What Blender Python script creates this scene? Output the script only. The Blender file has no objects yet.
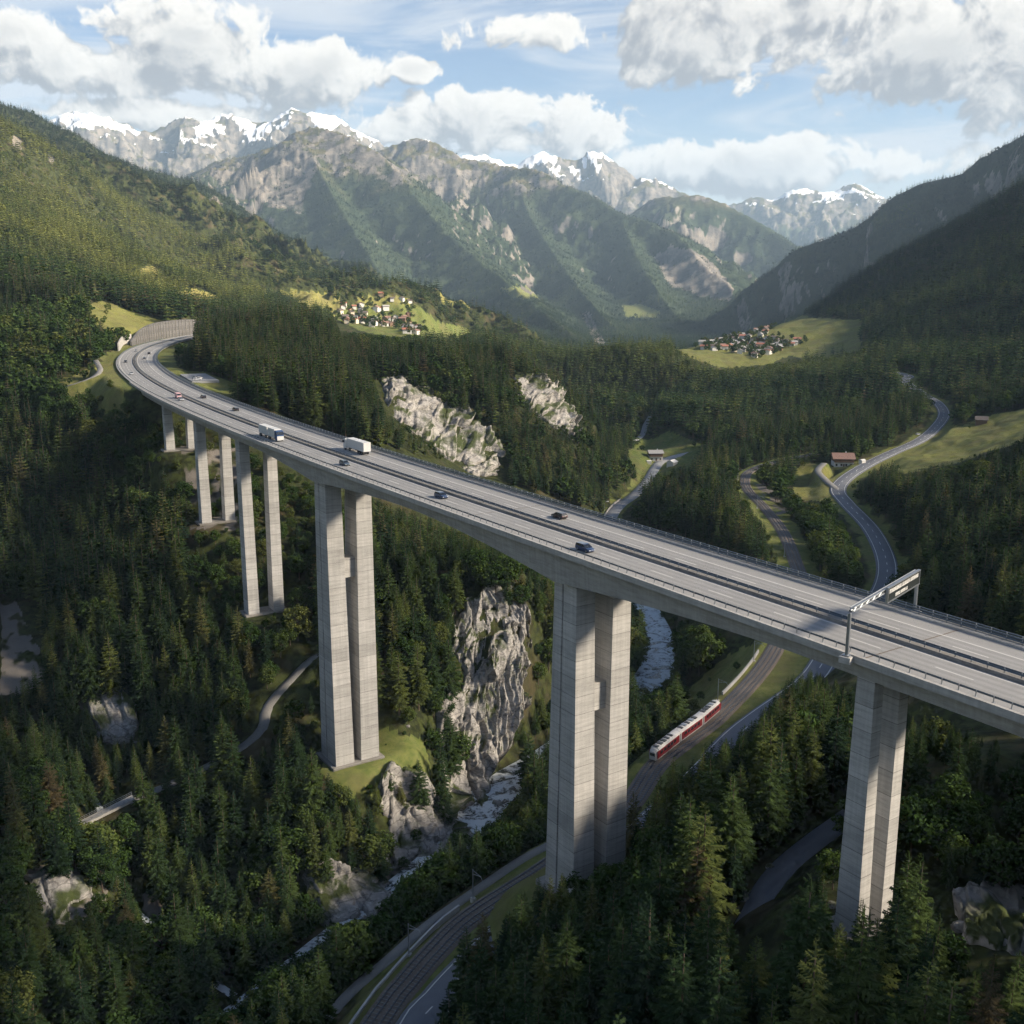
import bpy, bmesh, math, random, time
import numpy as np
from mathutils import Vector, Matrix

R = math.radians
S = bpy.context.scene
COL = S.collection
rng = np.random.default_rng(7)
random.seed(7)
T0 = time.time()

# ------------------------------------------------------------------ camera, sky, sun, exposure
FPX, PITCH = 1078.0, math.atan(242 / 1078)
cd = bpy.data.cameras.new('camera')
cd.sensor_width = 36.0
cd.lens = 36.0 * FPX / 1024
cd.clip_start = 1.0
cd.clip_end = 60000
cam = bpy.data.objects.new('camera', cd)
COL.objects.link(cam)
cam.rotation_euler = (R(90) - PITCH, 0, 0)
S.camera = cam

SUN_AZ, SUN_EL = R(100), R(30)          # azimuth clockwise from the view direction (+Y)
SUN_DIR = Vector((math.sin(SUN_AZ) * math.cos(SUN_EL), math.cos(SUN_AZ) * math.cos(SUN_EL), math.sin(SUN_EL)))
ld = bpy.data.lights.new('sun', 'SUN')
ld.energy = 5.0
ld.angle = R(8.0)
ld.color = (1.0, 0.87, 0.69)
sun = bpy.data.objects.new('sun', ld)
COL.objects.link(sun)
sun.rotation_euler = (-SUN_DIR).to_track_quat('-Z', 'Y').to_euler()
S.view_settings.view_transform = 'Standard'
S.view_settings.look = 'None'
S.view_settings.gamma = 1
S.view_settings.use_curve_mapping = False
S.view_settings.exposure = 1.55
S.cycles.use_denoising = True
S.cycles.use_adaptive_sampling = True
S.cycles.adaptive_threshold = 0.02
S.cycles.adaptive_min_samples = 8
S.cycles.max_bounces = 5
S.cycles.diffuse_bounces = 2
S.cycles.glossy_bounces = 2
S.cycles.transmission_bounces = 3
S.cycles.transparent_max_bounces = 4
S.cycles.volume_bounces = 0
S.cycles.caustics_reflective = False
S.cycles.caustics_refractive = False


# ------------------------------------------------------------------ node helper
def N(nt, typ, loc=None, **kw):
    n = nt.nodes.new(typ)
    for k, v in kw.items():
        if k.startswith('i_'):
            key = k[2:]
            key = int(key) if key.isdigit() else key
            n.inputs[key].default_value = v
        else:
            setattr(n, k, v)
    return n


def L(nt, a, b):
    nt.links.new(a, b)


def math_(nt, op, a, b=None, c=None, clamp=False):
    n = nt.nodes.new('ShaderNodeMath')
    n.operation = op
    n.use_clamp = clamp
    for i, v in enumerate((a, b, c)):
        if v is None:
            continue
        if isinstance(v, (int, float)):
            n.inputs[i].default_value = v
        else:
            nt.links.new(v, n.inputs[i])
    return n.outputs[0]


def mixc(nt, fac, a, b, mode='MIX'):
    n = nt.nodes.new('ShaderNodeMix')
    n.data_type = 'RGBA'
    n.blend_type = mode
    for sock, v in ((n.inputs[0], fac), (n.inputs[6], a), (n.inputs[7], b)):
        if isinstance(v, (int, float)):
            sock.default_value = v
        elif isinstance(v, tuple):
            sock.default_value = v if len(v) == 4 else (*v, 1)
        else:
            nt.links.new(v, sock)
    return n.outputs[2]


def smooth(nt, v, a, b):
    n = nt.nodes.new('ShaderNodeMapRange')
    n.interpolation_type = 'SMOOTHSTEP'
    n.inputs[1].default_value = a
    n.inputs[2].default_value = b
    nt.links.new(v, n.inputs[0])
    return n.outputs[0]


# ------------------------------------------------------------------ world: Nishita daylight with real-direction clouds
wd = bpy.data.worlds.new('World')
S.world = wd
wd.use_nodes = True
wd.cycles.sampling_method = 'MANUAL'
wd.cycles.sample_map_resolution = 512


def cloud_group():
    """direction (azimuth, elevation in degrees) -> cumulus density field"""
    g = bpy.data.node_groups.new('cumulus', 'ShaderNodeTree')
    g.interface.new_socket('P', in_out='INPUT', socket_type='NodeSocketVector')
    g.interface.new_socket('field', in_out='OUTPUT', socket_type='NodeSocketFloat')
    gi, go = g.nodes.new('NodeGroupInput'), g.nodes.new('NodeGroupOutput')
    P = gi.outputs[0]
    nw = N(g, 'ShaderNodeTexNoise', noise_dimensions='2D', i_Scale=0.2, i_Detail=2.0)
    L(g, P, nw.inputs['Vector'])
    wv = N(g, 'ShaderNodeVectorMath', operation='MULTIPLY_ADD')
    L(g, nw.outputs['Color'], wv.inputs[0])
    wv.inputs[1].default_value = (2.6, 1.9, 0)
    L(g, P, wv.inputs[2])
    n1 = N(g, 'ShaderNodeTexNoise', noise_dimensions='2D', i_Scale=0.30, i_Detail=7.0, i_Roughness=0.55)
    L(g, wv.outputs[0], n1.inputs['Vector'])
    n2 = N(g, 'ShaderNodeTexNoise', noise_dimensions='2D', i_Scale=0.85, i_Detail=4.0, i_Roughness=0.5)
    L(g, wv.outputs[0], n2.inputs['Vector'])
    bil = math_(g, 'ABSOLUTE', math_(g, 'SUBTRACT', n2.outputs['Fac'], 0.5))
    n = math_(g, 'MULTIPLY_ADD', n1.outputs['Fac'], 1.75, -0.74)
    n = math_(g, 'MULTIPLY_ADD', bil, -1.15, n)
    e = None
    # centre az, el, half width, half height, weight   (measured bearings and elevations, degrees)
    for (az, el, rx, ry, w) in CUMULI:
        v = N(g, 'ShaderNodeVectorMath', operation='MULTIPLY_ADD')
        L(g, P, v.inputs[0])
        v.inputs[1].default_value = (1 / rx, 1 / ry, 0)
        v.inputs[2].default_value = (-az / rx, -el / ry, 0)
        d = N(g, 'ShaderNodeVectorMath', operation='DOT_PRODUCT')
        L(g, v.outputs[0], d.inputs[0])
        L(g, v.outputs[0], d.inputs[1])
        f = math_(g, 'MULTIPLY_ADD', d.outputs['Value'], -w, w)
        e = f if e is None else math_(g, 'MAXIMUM', e, f)
    e = math_(g, 'MAXIMUM', e, -0.9)
    L(g, math_(g, 'MULTIPLY_ADD', e, 0.68, n), go.inputs[0])
    return g


def _dir(px, py):
    return math.degrees(math.atan((px - 512) / (FPX * 0.99))), math.degrees(math.atan((270 - py) / (FPX * 1.03)))


CUMULI = []
for px, py, w, h, k in [(205, 66, 95, 42, 1.0), (300, 88, 115, 30, 0.95), (110, 90, 120, 26, 0.9), (15, 72, 90, 26, 0.9), (421, 84, 24, 12, 0.8),
                        (535, 50, 75, 18, 0.6), (690, 45, 90, 58, 1.05), (790, 42, 100, 48, 1.0), (890, 72, 100, 62, 1.15), (985, 105, 100, 48, 1.1),
                        (430, 130, 90, 30, 0.85), (530, 132, 115, 32, 1.0), (760, 174, 110, 28, 1.0), (670, 166, 60, 20, 0.7), (150, 128, 190, 14, 0.45), (900, 172, 120, 14, 0.4),
                        (1260, 60, 140, 60, 0.9), (-230, 60, 140, 60, 0.9)]:
    a_, e_ = _dir(px, py)
    CUMULI.append((a_, e_, w * 0.0531, h * 0.0531, k))


def build_world():
    nt = wd.node_tree
    bg = nt.nodes['Background']
    sky = N(nt, 'ShaderNodeTexSky')
    sky.sky_type = 'NISHITA'
    sky.sun_disc = False
    sky.sun_elevation = SUN_EL
    sky.sun_rotation = SUN_AZ
    sky.altitude = 1200
    sky.dust_density = 1.6
    sky.air_density = 1.0
    tc = N(nt, 'ShaderNodeTexCoord')
    sep = N(nt, 'ShaderNodeSeparateXYZ')
    L(nt, tc.outputs['Generated'], sep.inputs[0])
    az = math_(nt, 'MULTIPLY', math_(nt, 'ARCTAN2', sep.outputs[0], sep.outputs[1]), 180 / math.pi)
    el = math_(nt, 'MULTIPLY', math_(nt, 'ARCSINE', sep.outputs[2]), 180 / math.pi)
    cv = N(nt, 'ShaderNodeCombineXYZ')
    L(nt, az, cv.inputs[0])
    L(nt, el, cv.inputs[1])
    grp = cloud_group()

    def dens(off):
        v = N(nt, 'ShaderNodeVectorMath', operation='ADD')
        L(nt, cv.outputs[0], v.inputs[0])
        v.inputs[1].default_value = off
        q = nt.nodes.new('ShaderNodeGroup')
        q.node_tree = grp
        L(nt, v.outputs[0], q.inputs[0])
        return q.outputs[0]
    f0 = dens((0, 0, 0))
    f1 = dens((0.8, 0.85, 0))
    cover = smooth(nt, f0, 0.02, 0.27)
    # sunlit where the cloud thins towards the sun, grey where more cloud stands before it
    lit = smooth(nt, math_(nt, 'SUBTRACT', f0, f1), -0.41, 0.35)
    thick = smooth(nt, f0, 0.25, 1.15)
    shade = math_(nt, 'MULTIPLY', lit, math_(nt, 'MULTIPLY_ADD', thick, -0.5, 1.0))
    ccol = mixc(nt, shade, CLOUD_DARK, CLOUD_LIT)
    # high thin cirrus
    mp = N(nt, 'ShaderNodeMapping')
    mp.inputs['Rotation'].default_value = (0, 0, R(-9))
    mp.inputs['Scale'].default_value = (0.05, 0.34, 1)
    L(nt, cv.outputs[0], mp.inputs['Vector'])
    nw = N(nt, 'ShaderNodeTexNoise', noise_dimensions='2D', i_Scale=1.0, i_Detail=5.0, i_Roughness=0.6, i_Distortion=0.8)
    L(nt, mp.outputs[0], nw.inputs['Vector'])
    ci = math_(nt, 'MULTIPLY', smooth(nt, nw.outputs['Fac'], 0.34, 0.64), 0.75)
    ci = math_(nt, 'MULTIPLY', ci, smooth(nt, el, 34.0, 17.0))
    # pale veil towards the horizon
    veil = math_(nt, 'MULTIPLY', smooth(nt, el, 8.0, 1.5), 0.5)
    skyc = mixc(nt, 1.0, sky.outputs[0], SKY_TINT, 'MULTIPLY')
    c = mixc(nt, ci, skyc, CIRRUS)
    c = mixc(nt, veil, c, VEIL)
    c = mixc(nt, cover, c, ccol)
    up = smooth(nt, el, -1.0, 0.5)
    c = mixc(nt, up, skyc, c)
    L(nt, c, bg.inputs['Color'])
    bg.inputs['Strength'].default_value = 0.076


CLOUD_LIT, CLOUD_DARK = (5.1, 4.85, 4.45, 1), (1.75, 1.8, 1.9, 1)
CIRRUS, VEIL = (3.8, 3.9, 4.05, 1), (3.8, 3.75, 3.65, 1)
SKY_TINT = (0.60, 0.62, 0.66, 1)
build_world()


# ------------------------------------------------------------------ view geometry used for measuring the place
CP_, SP_ = math.cos(PITCH), math.sin(PITCH)


def ray(px, py):
    x, y = (px - 512) / FPX, (py - 512) / FPX
    return np.array([x, CP_ - y * SP_, -(y * CP_ + SP_)])


def rt(px, py, t):
    return ray(px, py) * t


def rz(px, py, z):
    r = ray(px, py)
    return r * (z / r[2])


def rF(px, py, F):
    r = ray(px, py)
    return r * (F / r[1])


def project(x, y, z):
    d = y * CP_ - z * SP_
    u = y * SP_ + z * CP_
    dd = np.where(np.abs(d) < 1e-3, 1e-3, d)
    return 512 + FPX * x / dd, 512 - FPX * u / dd, d


# ------------------------------------------------------------------ noise
PERM = np.random.default_rng(3).permutation(4096)
GA = np.random.default_rng(5).uniform(0, 2 * np.pi, 4096)
GXT, GYT = np.cos(GA).astype(np.float32), np.sin(GA).astype(np.float32)


def pnoise(x, y, seed=0):
    x = np.asarray(x, np.float64)
    y = np.asarray(y, np.float64)
    xi, yi = np.floor(x).astype(np.int64), np.floor(y).astype(np.int64)
    fx, fy = (x - xi), (y - yi)
    sx, sy = fx * fx * fx * (fx * (fx * 6 - 15) + 10), fy * fy * fy * (fy * (fy * 6 - 15) + 10)

    def g(ix, iy, dx, dy):
        h = PERM[(ix + PERM[(iy + seed * 57) & 4095]) & 4095]
        return GXT[h] * dx + GYT[h] * dy
    a, b = g(xi, yi, fx, fy), g(xi + 1, yi, fx - 1, fy)
    c, d = g(xi, yi + 1, fx, fy - 1), g(xi + 1, yi + 1, fx - 1, fy - 1)
    return (a + (b - a) * sx + (c + (d - c) * sx - a - (b - a) * sx) * sy) * 1.5


def fbm(x, y, oct_=4, seed=0, gain=0.5):
    o, a, f = 0, 1, 1
    for i in range(oct_):
        o = o + a * pnoise(x * f + 17.3 * i, y * f - 9.1 * i, seed + i)
        a *= gain
        f *= 2.03
    return o


def ridged(x, y, oct_=4, seed=0, gain=0.5):
    o, a, f = 0, 1, 1
    for i in range(oct_):
        o = o + a * (1 - 2 * np.abs(pnoise(x * f + 7.7 * i, y * f + 3.9 * i, seed + i)))
        a *= gain
        f *= 2.1
    return o


def sstep(v, a, b):
    t = np.clip((v - a) / (b - a), 0, 1)
    return t * t * (3 - 2 * t)


def resample(P, step):
    P = np.asarray(P, float)
    n = len(P)
    Q = np.vstack([2 * P[0] - P[1], P, 2 * P[-1] - P[-2]])
    out = []
    for i in range(1, n):
        p0, p1, p2, p3 = Q[i - 1], Q[i], Q[i + 1], Q[i + 2]
        k = max(2, int(np.linalg.norm(p2 - p1) / step))
        t = np.linspace(0, 1, k, endpoint=False)[:, None]
        out.append(0.5 * ((2 * p1) + (-p0 + p2) * t + (2 * p0 - 5 * p1 + 4 * p2 - p3) * t ** 2 + (-p0 + 3 * p1 - 3 * p2 + p3) * t ** 3))
    out.append(P[-1:])
    return np.vstack(out)


def poly_dist(x, y, P):
    """distance to polyline P (n,3) in plan, its z and arc length there, side sign"""
    x = np.asarray(x, float)
    best = np.full(x.shape, 1e18)
    zb = np.zeros(x.shape)
    sb = np.zeros(x.shape)
    sg = np.zeros(x.shape)
    s0 = 0
    for i in range(len(P) - 1):
        a, b = P[i], P[i + 1]
        d = b[:2] - a[:2]
        ll = d @ d
        if ll < 1e-9:
            continue
        u = np.clip(((x - a[0]) * d[0] + (y - a[1]) * d[1]) / ll, 0, 1)
        ex, ey = x - a[0] - u * d[0], y - a[1] - u * d[1]
        q = ex * ex + ey * ey
        m = q < best
        best = np.where(m, q, best)
        zb = np.where(m, a[2] + u * (b[2] - a[2]), zb)
        sb = np.where(m, s0 + u * math.sqrt(ll), sb)
        sg = np.where(m, np.sign(d[0] * ey - d[1] * ex), sg)
        s0 += math.sqrt(ll)
    return np.sqrt(best), zb, sb, sg


def in_poly(px, py, poly):
    c = np.zeros(np.shape(px), bool)
    n = len(poly)
    for i in range(n):
        x1, y1 = poly[i]
        x2, y2 = poly[(i + 1) % n]
        cond = (y1 > py) != (y2 > py)
        xs = (x2 - x1) * (py - y1) / ((y2 - y1) if y2 != y1 else 1e-9) + x1
        c ^= cond & (px < xs)
    return c


# ------------------------------------------------------------------ the viaduct's line (plan), needed by the terrain too
DECK_Z = -56.0


def near_edge(F):
    F = np.asarray(F, float)
    c3, c2, c1, c0 = 4.1e-7, -1.9907e-4, -0.64250736, 151.04291849
    Fc = np.clip(F, 60, 930)
    return ((c3 * Fc + c2) * Fc + c1) * Fc + c0 + (F - Fc) * ((3 * c3 * Fc + 2 * c2) * Fc + c1)


_F = np.linspace(-60, 1020, 5401)
_E = np.c_[near_edge(_F), _F]
_T = np.gradient(_E, axis=0)
_T /= np.linalg.norm(_T, axis=1)[:, None]
_NR = np.c_[_T[:, 1], -_T[:, 0]]
_SA = np.r_[0, np.cumsum(np.linalg.norm(np.diff(_E, axis=0), axis=1))]
S_MAX = _SA[-1]


def s_of_F(F):
    return float(np.interp(F, _F, _SA))


def deck_pt(s, u, z=0.0):
    ex, ey = np.interp(s, _SA, _E[:, 0]), np.interp(s, _SA, _E[:, 1])
    nx, ny = np.interp(s, _SA, _NR[:, 0]), np.interp(s, _SA, _NR[:, 1])
    return np.array([ex + nx * u, ey + ny * u, DECK_Z + z])


def deck_dir(s):
    return np.array([np.interp(s, _SA, _T[:, 0]), np.interp(s, _SA, _T[:, 1])])


def deck_su(x, y):
    """station and offset of plan points relative to the near edge"""
    step = 20
    d, _, s, sg = poly_dist(x, y, np.c_[_E[::step], np.zeros(len(_E[::step]))])
    return s, -sg * d


# pier: F of front corner, offset of the near column, base z, column half sizes ...
PIERS = [  # F, u_near, z_base, along_top, along_base, wide_top, wide_base, gap_u (centre distance), crossbeam z or None
    (149.3, 2.2, -102.5, 3.2, 4.4, 2.1, 2.7, 6.3, None),
    (211.0, 3.4, -136.0, 7.6, 10.6, 4.8, 5.8, 9.9, -89.8),
    (316.7, 3.6, -155.4, 8.2, 11.8, 5.1, 6.4, 10.1, -90.5),
    (382.1, 2.9, -125.7, 4.6, 5.6, 3.6, 4.2, 10.2, None),
    (432.0, 3.0, -102.5, 4.2, 5.0, 3.6, 4.1, 10.2, None),
    (484.0, 3.0, -80.5, 4.0, 4.6, 3.6, 4.0, 10.2, None),
]

# ------------------------------------------------------------------ roads, rails, water: centre lines measured on the ground
RIVER = np.array([rz(626, 562, -171), rz(640, 600, -173), rz(655, 630, -174), rz(660, 660, -175), rz(640, 690, -176),
                  (38, 410, -177), (8, 368, -178), rz(490, 796, -179), rz(468, 832, -180), (-26, 300, -181), rz(330, 950, -182), rz(300, 975, -182.5),
                  (-75, 225, -183.5), (-115, 185, -185), (-170, 160, -187)], float)
RAIL = np.array([(-50, 128, -151.5), rz(376, 1024, -150.3), rz(404, 986, -149.6), rz(441, 944, -148.8), rz(474, 914, -148), rz(545, 868, -146), (30, 268, -143.5), rz(657, 764, -141), rz(690, 738, -140),
                 rz(722, 712, -139.5), rz(770, 657, -138), rz(800, 590, -136), rz(795, 560, -135.5), rz(782, 530, -135), rz(765, 508, -134.5), rz(748, 490, -134), rz(745, 480, -134),
                 rz(750, 471, -133.5), rz(775, 462, -133), (235, 790, -131)], float)
ROAD = np.array([(-38, 122, -150.8), rz(409, 1042, -149.9), rz(440, 1000, -149.2), rz(473, 964, -148.5), rz(516, 924, -147.5), (23, 244, -145.2), (52, 283, -142), rz(735, 738, -139.5), rz(762, 716, -139), rz(810, 680, -138), (122, 385, -137),
                 rz(877, 600, -134.5), rz(887, 565, -134), rz(872, 530, -133), rz(847, 503, -132), rz(838, 490, -131), rz(846, 478, -130), rz(868, 464, -128.5),
                 rz(893, 452, -127), rz(920, 440, -124), rz(936, 427, -121.5), rz(944, 414, -118.5), rz(938, 403, -115), rz(925, 395, -112), rz(905, 381, -106), rz(909, 376, -104), rz(895, 372, -103)], float)
PATH_FOREST = np.array([rz(700, 1010, -114.5), rz(755, 912, -112), rz(765, 890, -111), rz(785, 865, -110), rz(818, 838, -108), rz(850, 815, -107), (85, 215, -106)], float)
PATH_SERVICE = np.array([rz(322, 1024, -153), rz(350, 992, -152.5), rz(387, 960, -151.8), rz(428, 924, -151), rz(470, 894, -150), rz(520, 860, -148.8), rz(548, 845, -148), rz(585, 826, -147)], float)
PATH_SLOPE = np.array([rt(380, 690, 372), rt(345, 662, 378), rt(318, 655, 385), rt(292, 678, 380), rt(268, 706, 370), rt(262, 728, 363), rt(240, 748, 356), rt(205, 767, 350), rt(165, 786, 344), rt(130, 800, 338), rt(105, 812, 335), rt(80, 824, 331), rt(60, 822, 329)], float)
STREAM = np.array([rt(60, 760, 372), rt(95, 800, 345), rt(108, 830, 332), rt(114, 870, 322), rt(130, 905, 314), rt(175, 940, 303), (-95, 262, -181), (-72, 245, -183)], float)
STREET_RIVER = np.array([rz(606, 530, -159), rz(612, 515, -158.5), rz(620, 505, -158), rz(634, 495, -157.5), rz(648, 480, -157), rz(655, 468, -156.5), rz(664, 460, -156.3), rz(690, 453, -156), rz(720, 450, -156)], float)
STREET_UP = np.array([rz(560, 470, -150), rz(596, 458, -154), rz(617, 447, -156), rz(640, 437, -156.5), rz(646, 424, -157), rz(653, 412, -158)], float)
HOUSE_LANE = np.array([rz(838, 490, -131), rz(824, 478, -129.5), rz(818, 470, -128), rz(824, 463, -127)], float)
PATH_MEADOW = np.array([rt(40, 392, 600), rt(66, 386, 590), rt(90, 378, 592), rt(100, 370, 600), rt(96, 360, 620)], float)
MOTORWAY_CUT = np.array([deck_pt(s, 13.0) for s in np.linspace(s_of_F(548), S_MAX, 24)])
MOTORWAY_CUT[:, 2] = DECK_Z - 0.6

LINES = {}
for nm, P, hw, blend, dz in (('river', RIVER, 5.0, 24, -1.2), ('rail', RAIL, 4.8, 9, 0), ('road', ROAD, 6.2, 12, -0.25), ('forest', PATH_FOREST, 2.6, 6, 0),
                              ('slope', PATH_SLOPE, 2.2, 5, 0), ('stream', STREAM, 1.0, 8, -0.8), ('street', STREET_RIVER, 4.6, 8, 0), ('upper', STREET_UP, 3.0, 8, 0), ('service', PATH_SERVICE, 1.8, 4, 0),
                             ('lane', HOUSE_LANE, 2.4, 5, 0), ('meadowpath', PATH_MEADOW, 1.6, 4, 0), ('cut', MOTORWAY_CUT, 19.5, 12, 0)):
    LINES[nm] = (resample(P, 4.0 if nm != 'cut' else 12.0), hw, blend, dz)

# ------------------------------------------------------------------ ground levels measured at points (px, py, distance)
# rock faces: top edge and foot, (px, py, distance)
CLIFFS = [
    ('gorge', [(444, 646, 400), (460, 612, 410), (478, 592, 416), (495, 583, 418), (516, 600, 418), (537, 634, 414)], [(462, 802, 372), (470, 802, 374), (478, 797, 376), (488, 788, 380), (502, 756, 389), (530, 700, 403)], 4.2, False),
    ('knoll', [(374, 782, 347), (390, 764, 351), (410, 754, 354), (430, 752, 356), (454, 778, 354)], [(370, 852, 336), (395, 870, 335), (420, 868, 338), (446, 850, 345), (468, 816, 359)], 4.0, False),
    ('spur', [(364, 372, 738), (385, 383, 738), (410, 387, 740), (440, 404, 738), (462, 411, 730), (490, 447, 716), (514, 463, 712)], [(370, 394, 702), (390, 418, 690), (414, 441, 680), (440, 464, 671), (466, 480, 666), (490, 480, 678), (507, 476, 690)], 4.6, True),
    ('ridge', [(503, 369, 842), (522, 373, 844), (545, 377, 844), (563, 395, 836), (582, 429, 815)], [(506, 386, 816), (522, 400, 808), (540, 417, 799), (560, 428, 793), (578, 437, 797)], 4.6, True),
    ('bank', [(282, 884, 322), (320, 870, 326), (360, 866, 330), (400, 872, 334)], [(298, 918, 311), (330, 932, 311), (365, 937, 315), (402, 917, 321)], 3.5, False),
    ('ledge', [(434, 706, 382), (450, 690, 391), (468, 688, 395)], [(438, 782, 366), (454, 794, 367), (472, 804, 371)], 3.0, False),
    ('outcrop', [(82, 698, 385), (110, 690, 388), (138, 714, 384)], [(90, 730, 373), (116, 748, 371), (146, 744, 374)], 2.6, False),
    ('corner', [(14, 878, 292), (50, 864, 297), (98, 874, 300)], [(22, 914, 281), (60, 924, 281), (100, 910, 288)], 2.6, False),
    ('foreground', [(952, 908, 176), (975, 893, 180), (1000, 889, 182), (1034, 892, 182)], [(962, 928, 166), (985, 942, 163), (1010, 952, 160), (1040, 952, 160)], 2.5, True),
]
G = []
for _n, top_, bot_, _a, _p in CLIFFS:
    for q_ in top_ + bot_:
        G.append(tuple(rt(*q_)))
for nm in ('rail', 'road', 'river', 'forest', 'service', 'slope', 'stream', 'street', 'upper'):
    P = LINES[nm][0]
    for q in P[::(9 if nm in ('rail', 'road', 'river') else 12)]:
        G.append(tuple(q))
for (F, un, zb, *_r) in PIERS:
    s = s_of_F(F)
    for u in (2, 22):
        q = deck_pt(s + 5, u)
        G.append((q[0], q[1], zb))
for F in (535, 560, 600, 660, 740, 830, 930):
    for u in (-6, 14, 34):
        q = deck_pt(s_of_F(F), u)
        G.append((q[0], q[1], -57.5 + (-2 if u > 20 else 0)))
CTRL = [  # left hillside
    (0, 1000, 250), (0, 900, 285), (0, 800, 310), (50, 700, 370), (0, 650, 400), (100, 640, 400), (100, 560, 465), (0, 520, 490), (150, 500, 505), (60, 460, 540), (0, 400, 590), (60, 400, 575), (110, 420, 545),
    (100, 345, 700), (40, 345, 720), (0, 330, 770), (0, 300, 860), (60, 305, 860), (110, 322, 850), (150, 318, 960), (200, 560, 470), (215, 500, 470), (180, 470, 490),
    (0, 268, 960), (70, 285, 1000), (130, 300, 1040), (170, 312, 1100), (210, 318, 1000), (260, 335, 850),
    (200, 650, 410), (150, 720, 382), (230, 700, 380), (230, 860, 335), (250, 910, 322), (180, 850, 338), (300, 840, 330), (60, 860, 305), (60, 950, 270),
    (310, 770, 340), (350, 790, 338), (400, 745, 352), (330, 840, 322), (290, 700, 372), (300, 600, 420),
    # lit slope on the left
    (170, 300, 1330), (0, 262, 1130), (60, 262, 1220), (120, 285, 1260), (60, 176, 2280), (125, 226, 2620), (200, 264, 2800), (260, 292, 2950), (0, 200, 1480), (80, 230, 1500), (0, 122, 1900), (60, 160, 1950), (125, 210, 2300), (200, 250, 2500), (260, 278, 2650), (320, 300, 2800), (200, 285, 1900), (260, 305, 1700), (130, 250, 1900),
    # wooded spur behind the deck, its cliffs
    (300, 335, 800), (350, 350, 830), (430, 358, 880), (480, 362, 900), (530, 372, 920), (570, 395, 930), (610, 425, 900), (380, 378, 720), (430, 380, 745), (470, 420, 725), (505, 455, 715), (390, 420, 640), (450, 460, 640), (500, 480, 660), (340, 400, 600), (280, 380, 600), (250, 350, 680),
    (520, 375, 830), (560, 405, 830), (575, 440, 800), (540, 440, 760), (600, 480, 770), (560, 490, 700), (590, 510, 690), (450, 490, 560), (510, 520, 560),
    (400, 540, 470), (430, 570, 450), (520, 575, 445), (560, 620, 440), (440, 690, 382), (425, 650, 395), (410, 700, 372),
    # terrace with the left village and valley floor behind
    (370, 322, 1900), (330, 303, 2000), (300, 300, 2100), (430, 332, 1550), (470, 345, 1400), (420, 345, 1250), (350, 335, 1300), (390, 303, 2300), (460, 300, 2600),  
    
    # middle hill and right village
    (620, 382, 1180), (615, 366, 1330), (650, 352, 1500), (660, 400, 1100), (640, 422, 1075),  (700, 372, 1330), (700, 352, 1520), (680, 345, 1600), (750, 350, 1650), (750, 332, 1800), (720, 340, 1700), (775, 326, 1850), (800, 322, 1900), (780, 370, 1400), (850, 345, 1550), (860, 330, 1650), (830, 362, 1430), (740, 415, 1060), (800, 425, 1010), (860, 410, 1040), (700, 440, 960), (760, 445, 880), (820, 440, 860),
    (660, 452, 935), (640, 450, 930), (680, 470, 860), (700, 470, 800),
    (715, 478, 690), (730, 500, 640), (690, 500, 680), (700, 540, 570), (740, 560, 520), (660, 540, 610), (720, 600, 460), (770, 620, 440),
    (790, 480, 720), (820, 500, 650), (800, 530, 580), (830, 560, 510), (840, 600, 460),
    # right hillside
    (960, 436, 800), (1000, 425, 770), (1024, 415, 780), (930, 470, 640), (1000, 480, 560), (900, 500, 590), (940, 560, 460), (1000, 560, 420), (1024, 640, 330), (950, 620, 390), (910, 560, 490), (1024, 500, 520),
    (960, 400, 1000), (1010, 385, 960), (900, 362, 1250), (960, 345, 1250), (1024, 330, 1200), (900, 320, 1500), (960, 290, 1500), (1024, 260, 1500), (870, 310, 1800), (1024, 197, 1900), (962, 235, 1950), (912, 257, 2050), (862, 282, 2150), (832, 300, 2300), (802, 315, 2400), (755, 338, 2600), (830, 325, 1950),
    # shelf under the right end of the deck, foreground
    (950, 760, 205), (1024, 800, 195), (1024, 720, 240), (940, 690, 270), (820, 760, 245), (760, 780, 255), (700, 800, 240), (950, 880, 178), (1024, 930, 165), (1000, 1000, 150), (900, 980, 155), (800, 950, 175), (700, 1000, 172), (640, 950, 195), (560, 980, 195), (640, 860, 238), (700, 880, 210), (660, 820, 250), (800, 700, 300), (870, 640, 340),
]
for (px, py, t) in CTRL:
    G.append(tuple(rt(px, py, t)))
for px_ in (520, 545, 570, 600, 630, 655):
    for t_, z_ in ((1250, -178 if px_ > 540 else -140), (1700, -210), (2400, -228), (3200, -238), (4300, -235)):
        q_ = rz(px_, 300, -10) / rz(px_, 300, -10)[1] * t_
        G.append((q_[0], t_, z_ + (25 if px_ in (520, 655) else 0)))
for px_, t_, z_ in ((500, 1080, -120), (525, 1060, -150), (560, 1050, -180), (600, 1040, -195), (628, 1000, -186), (645, 985, -168)):
    q_ = rz(px_, 300, -10) / rz(px_, 300, -10)[1] * t_
    G.append((q_[0], t_, z_))
for px_ in (690, 730, 780):
    for t_, z_ in ((2400, -190), (3200, -215), (4300, -225)):
        q_ = rz(px_, 300, -10) / rz(px_, 300, -10)[1] * t_
        G.append((q_[0], t_, z_))
for px_ in (440, 480):
    for t_, z_ in ((2700, -110), (3400, -160), (4300, -190)):
        q_ = rz(px_, 300, -10) / rz(px_, 300, -10)[1] * t_
        G.append((q_[0], t_, z_))
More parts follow.
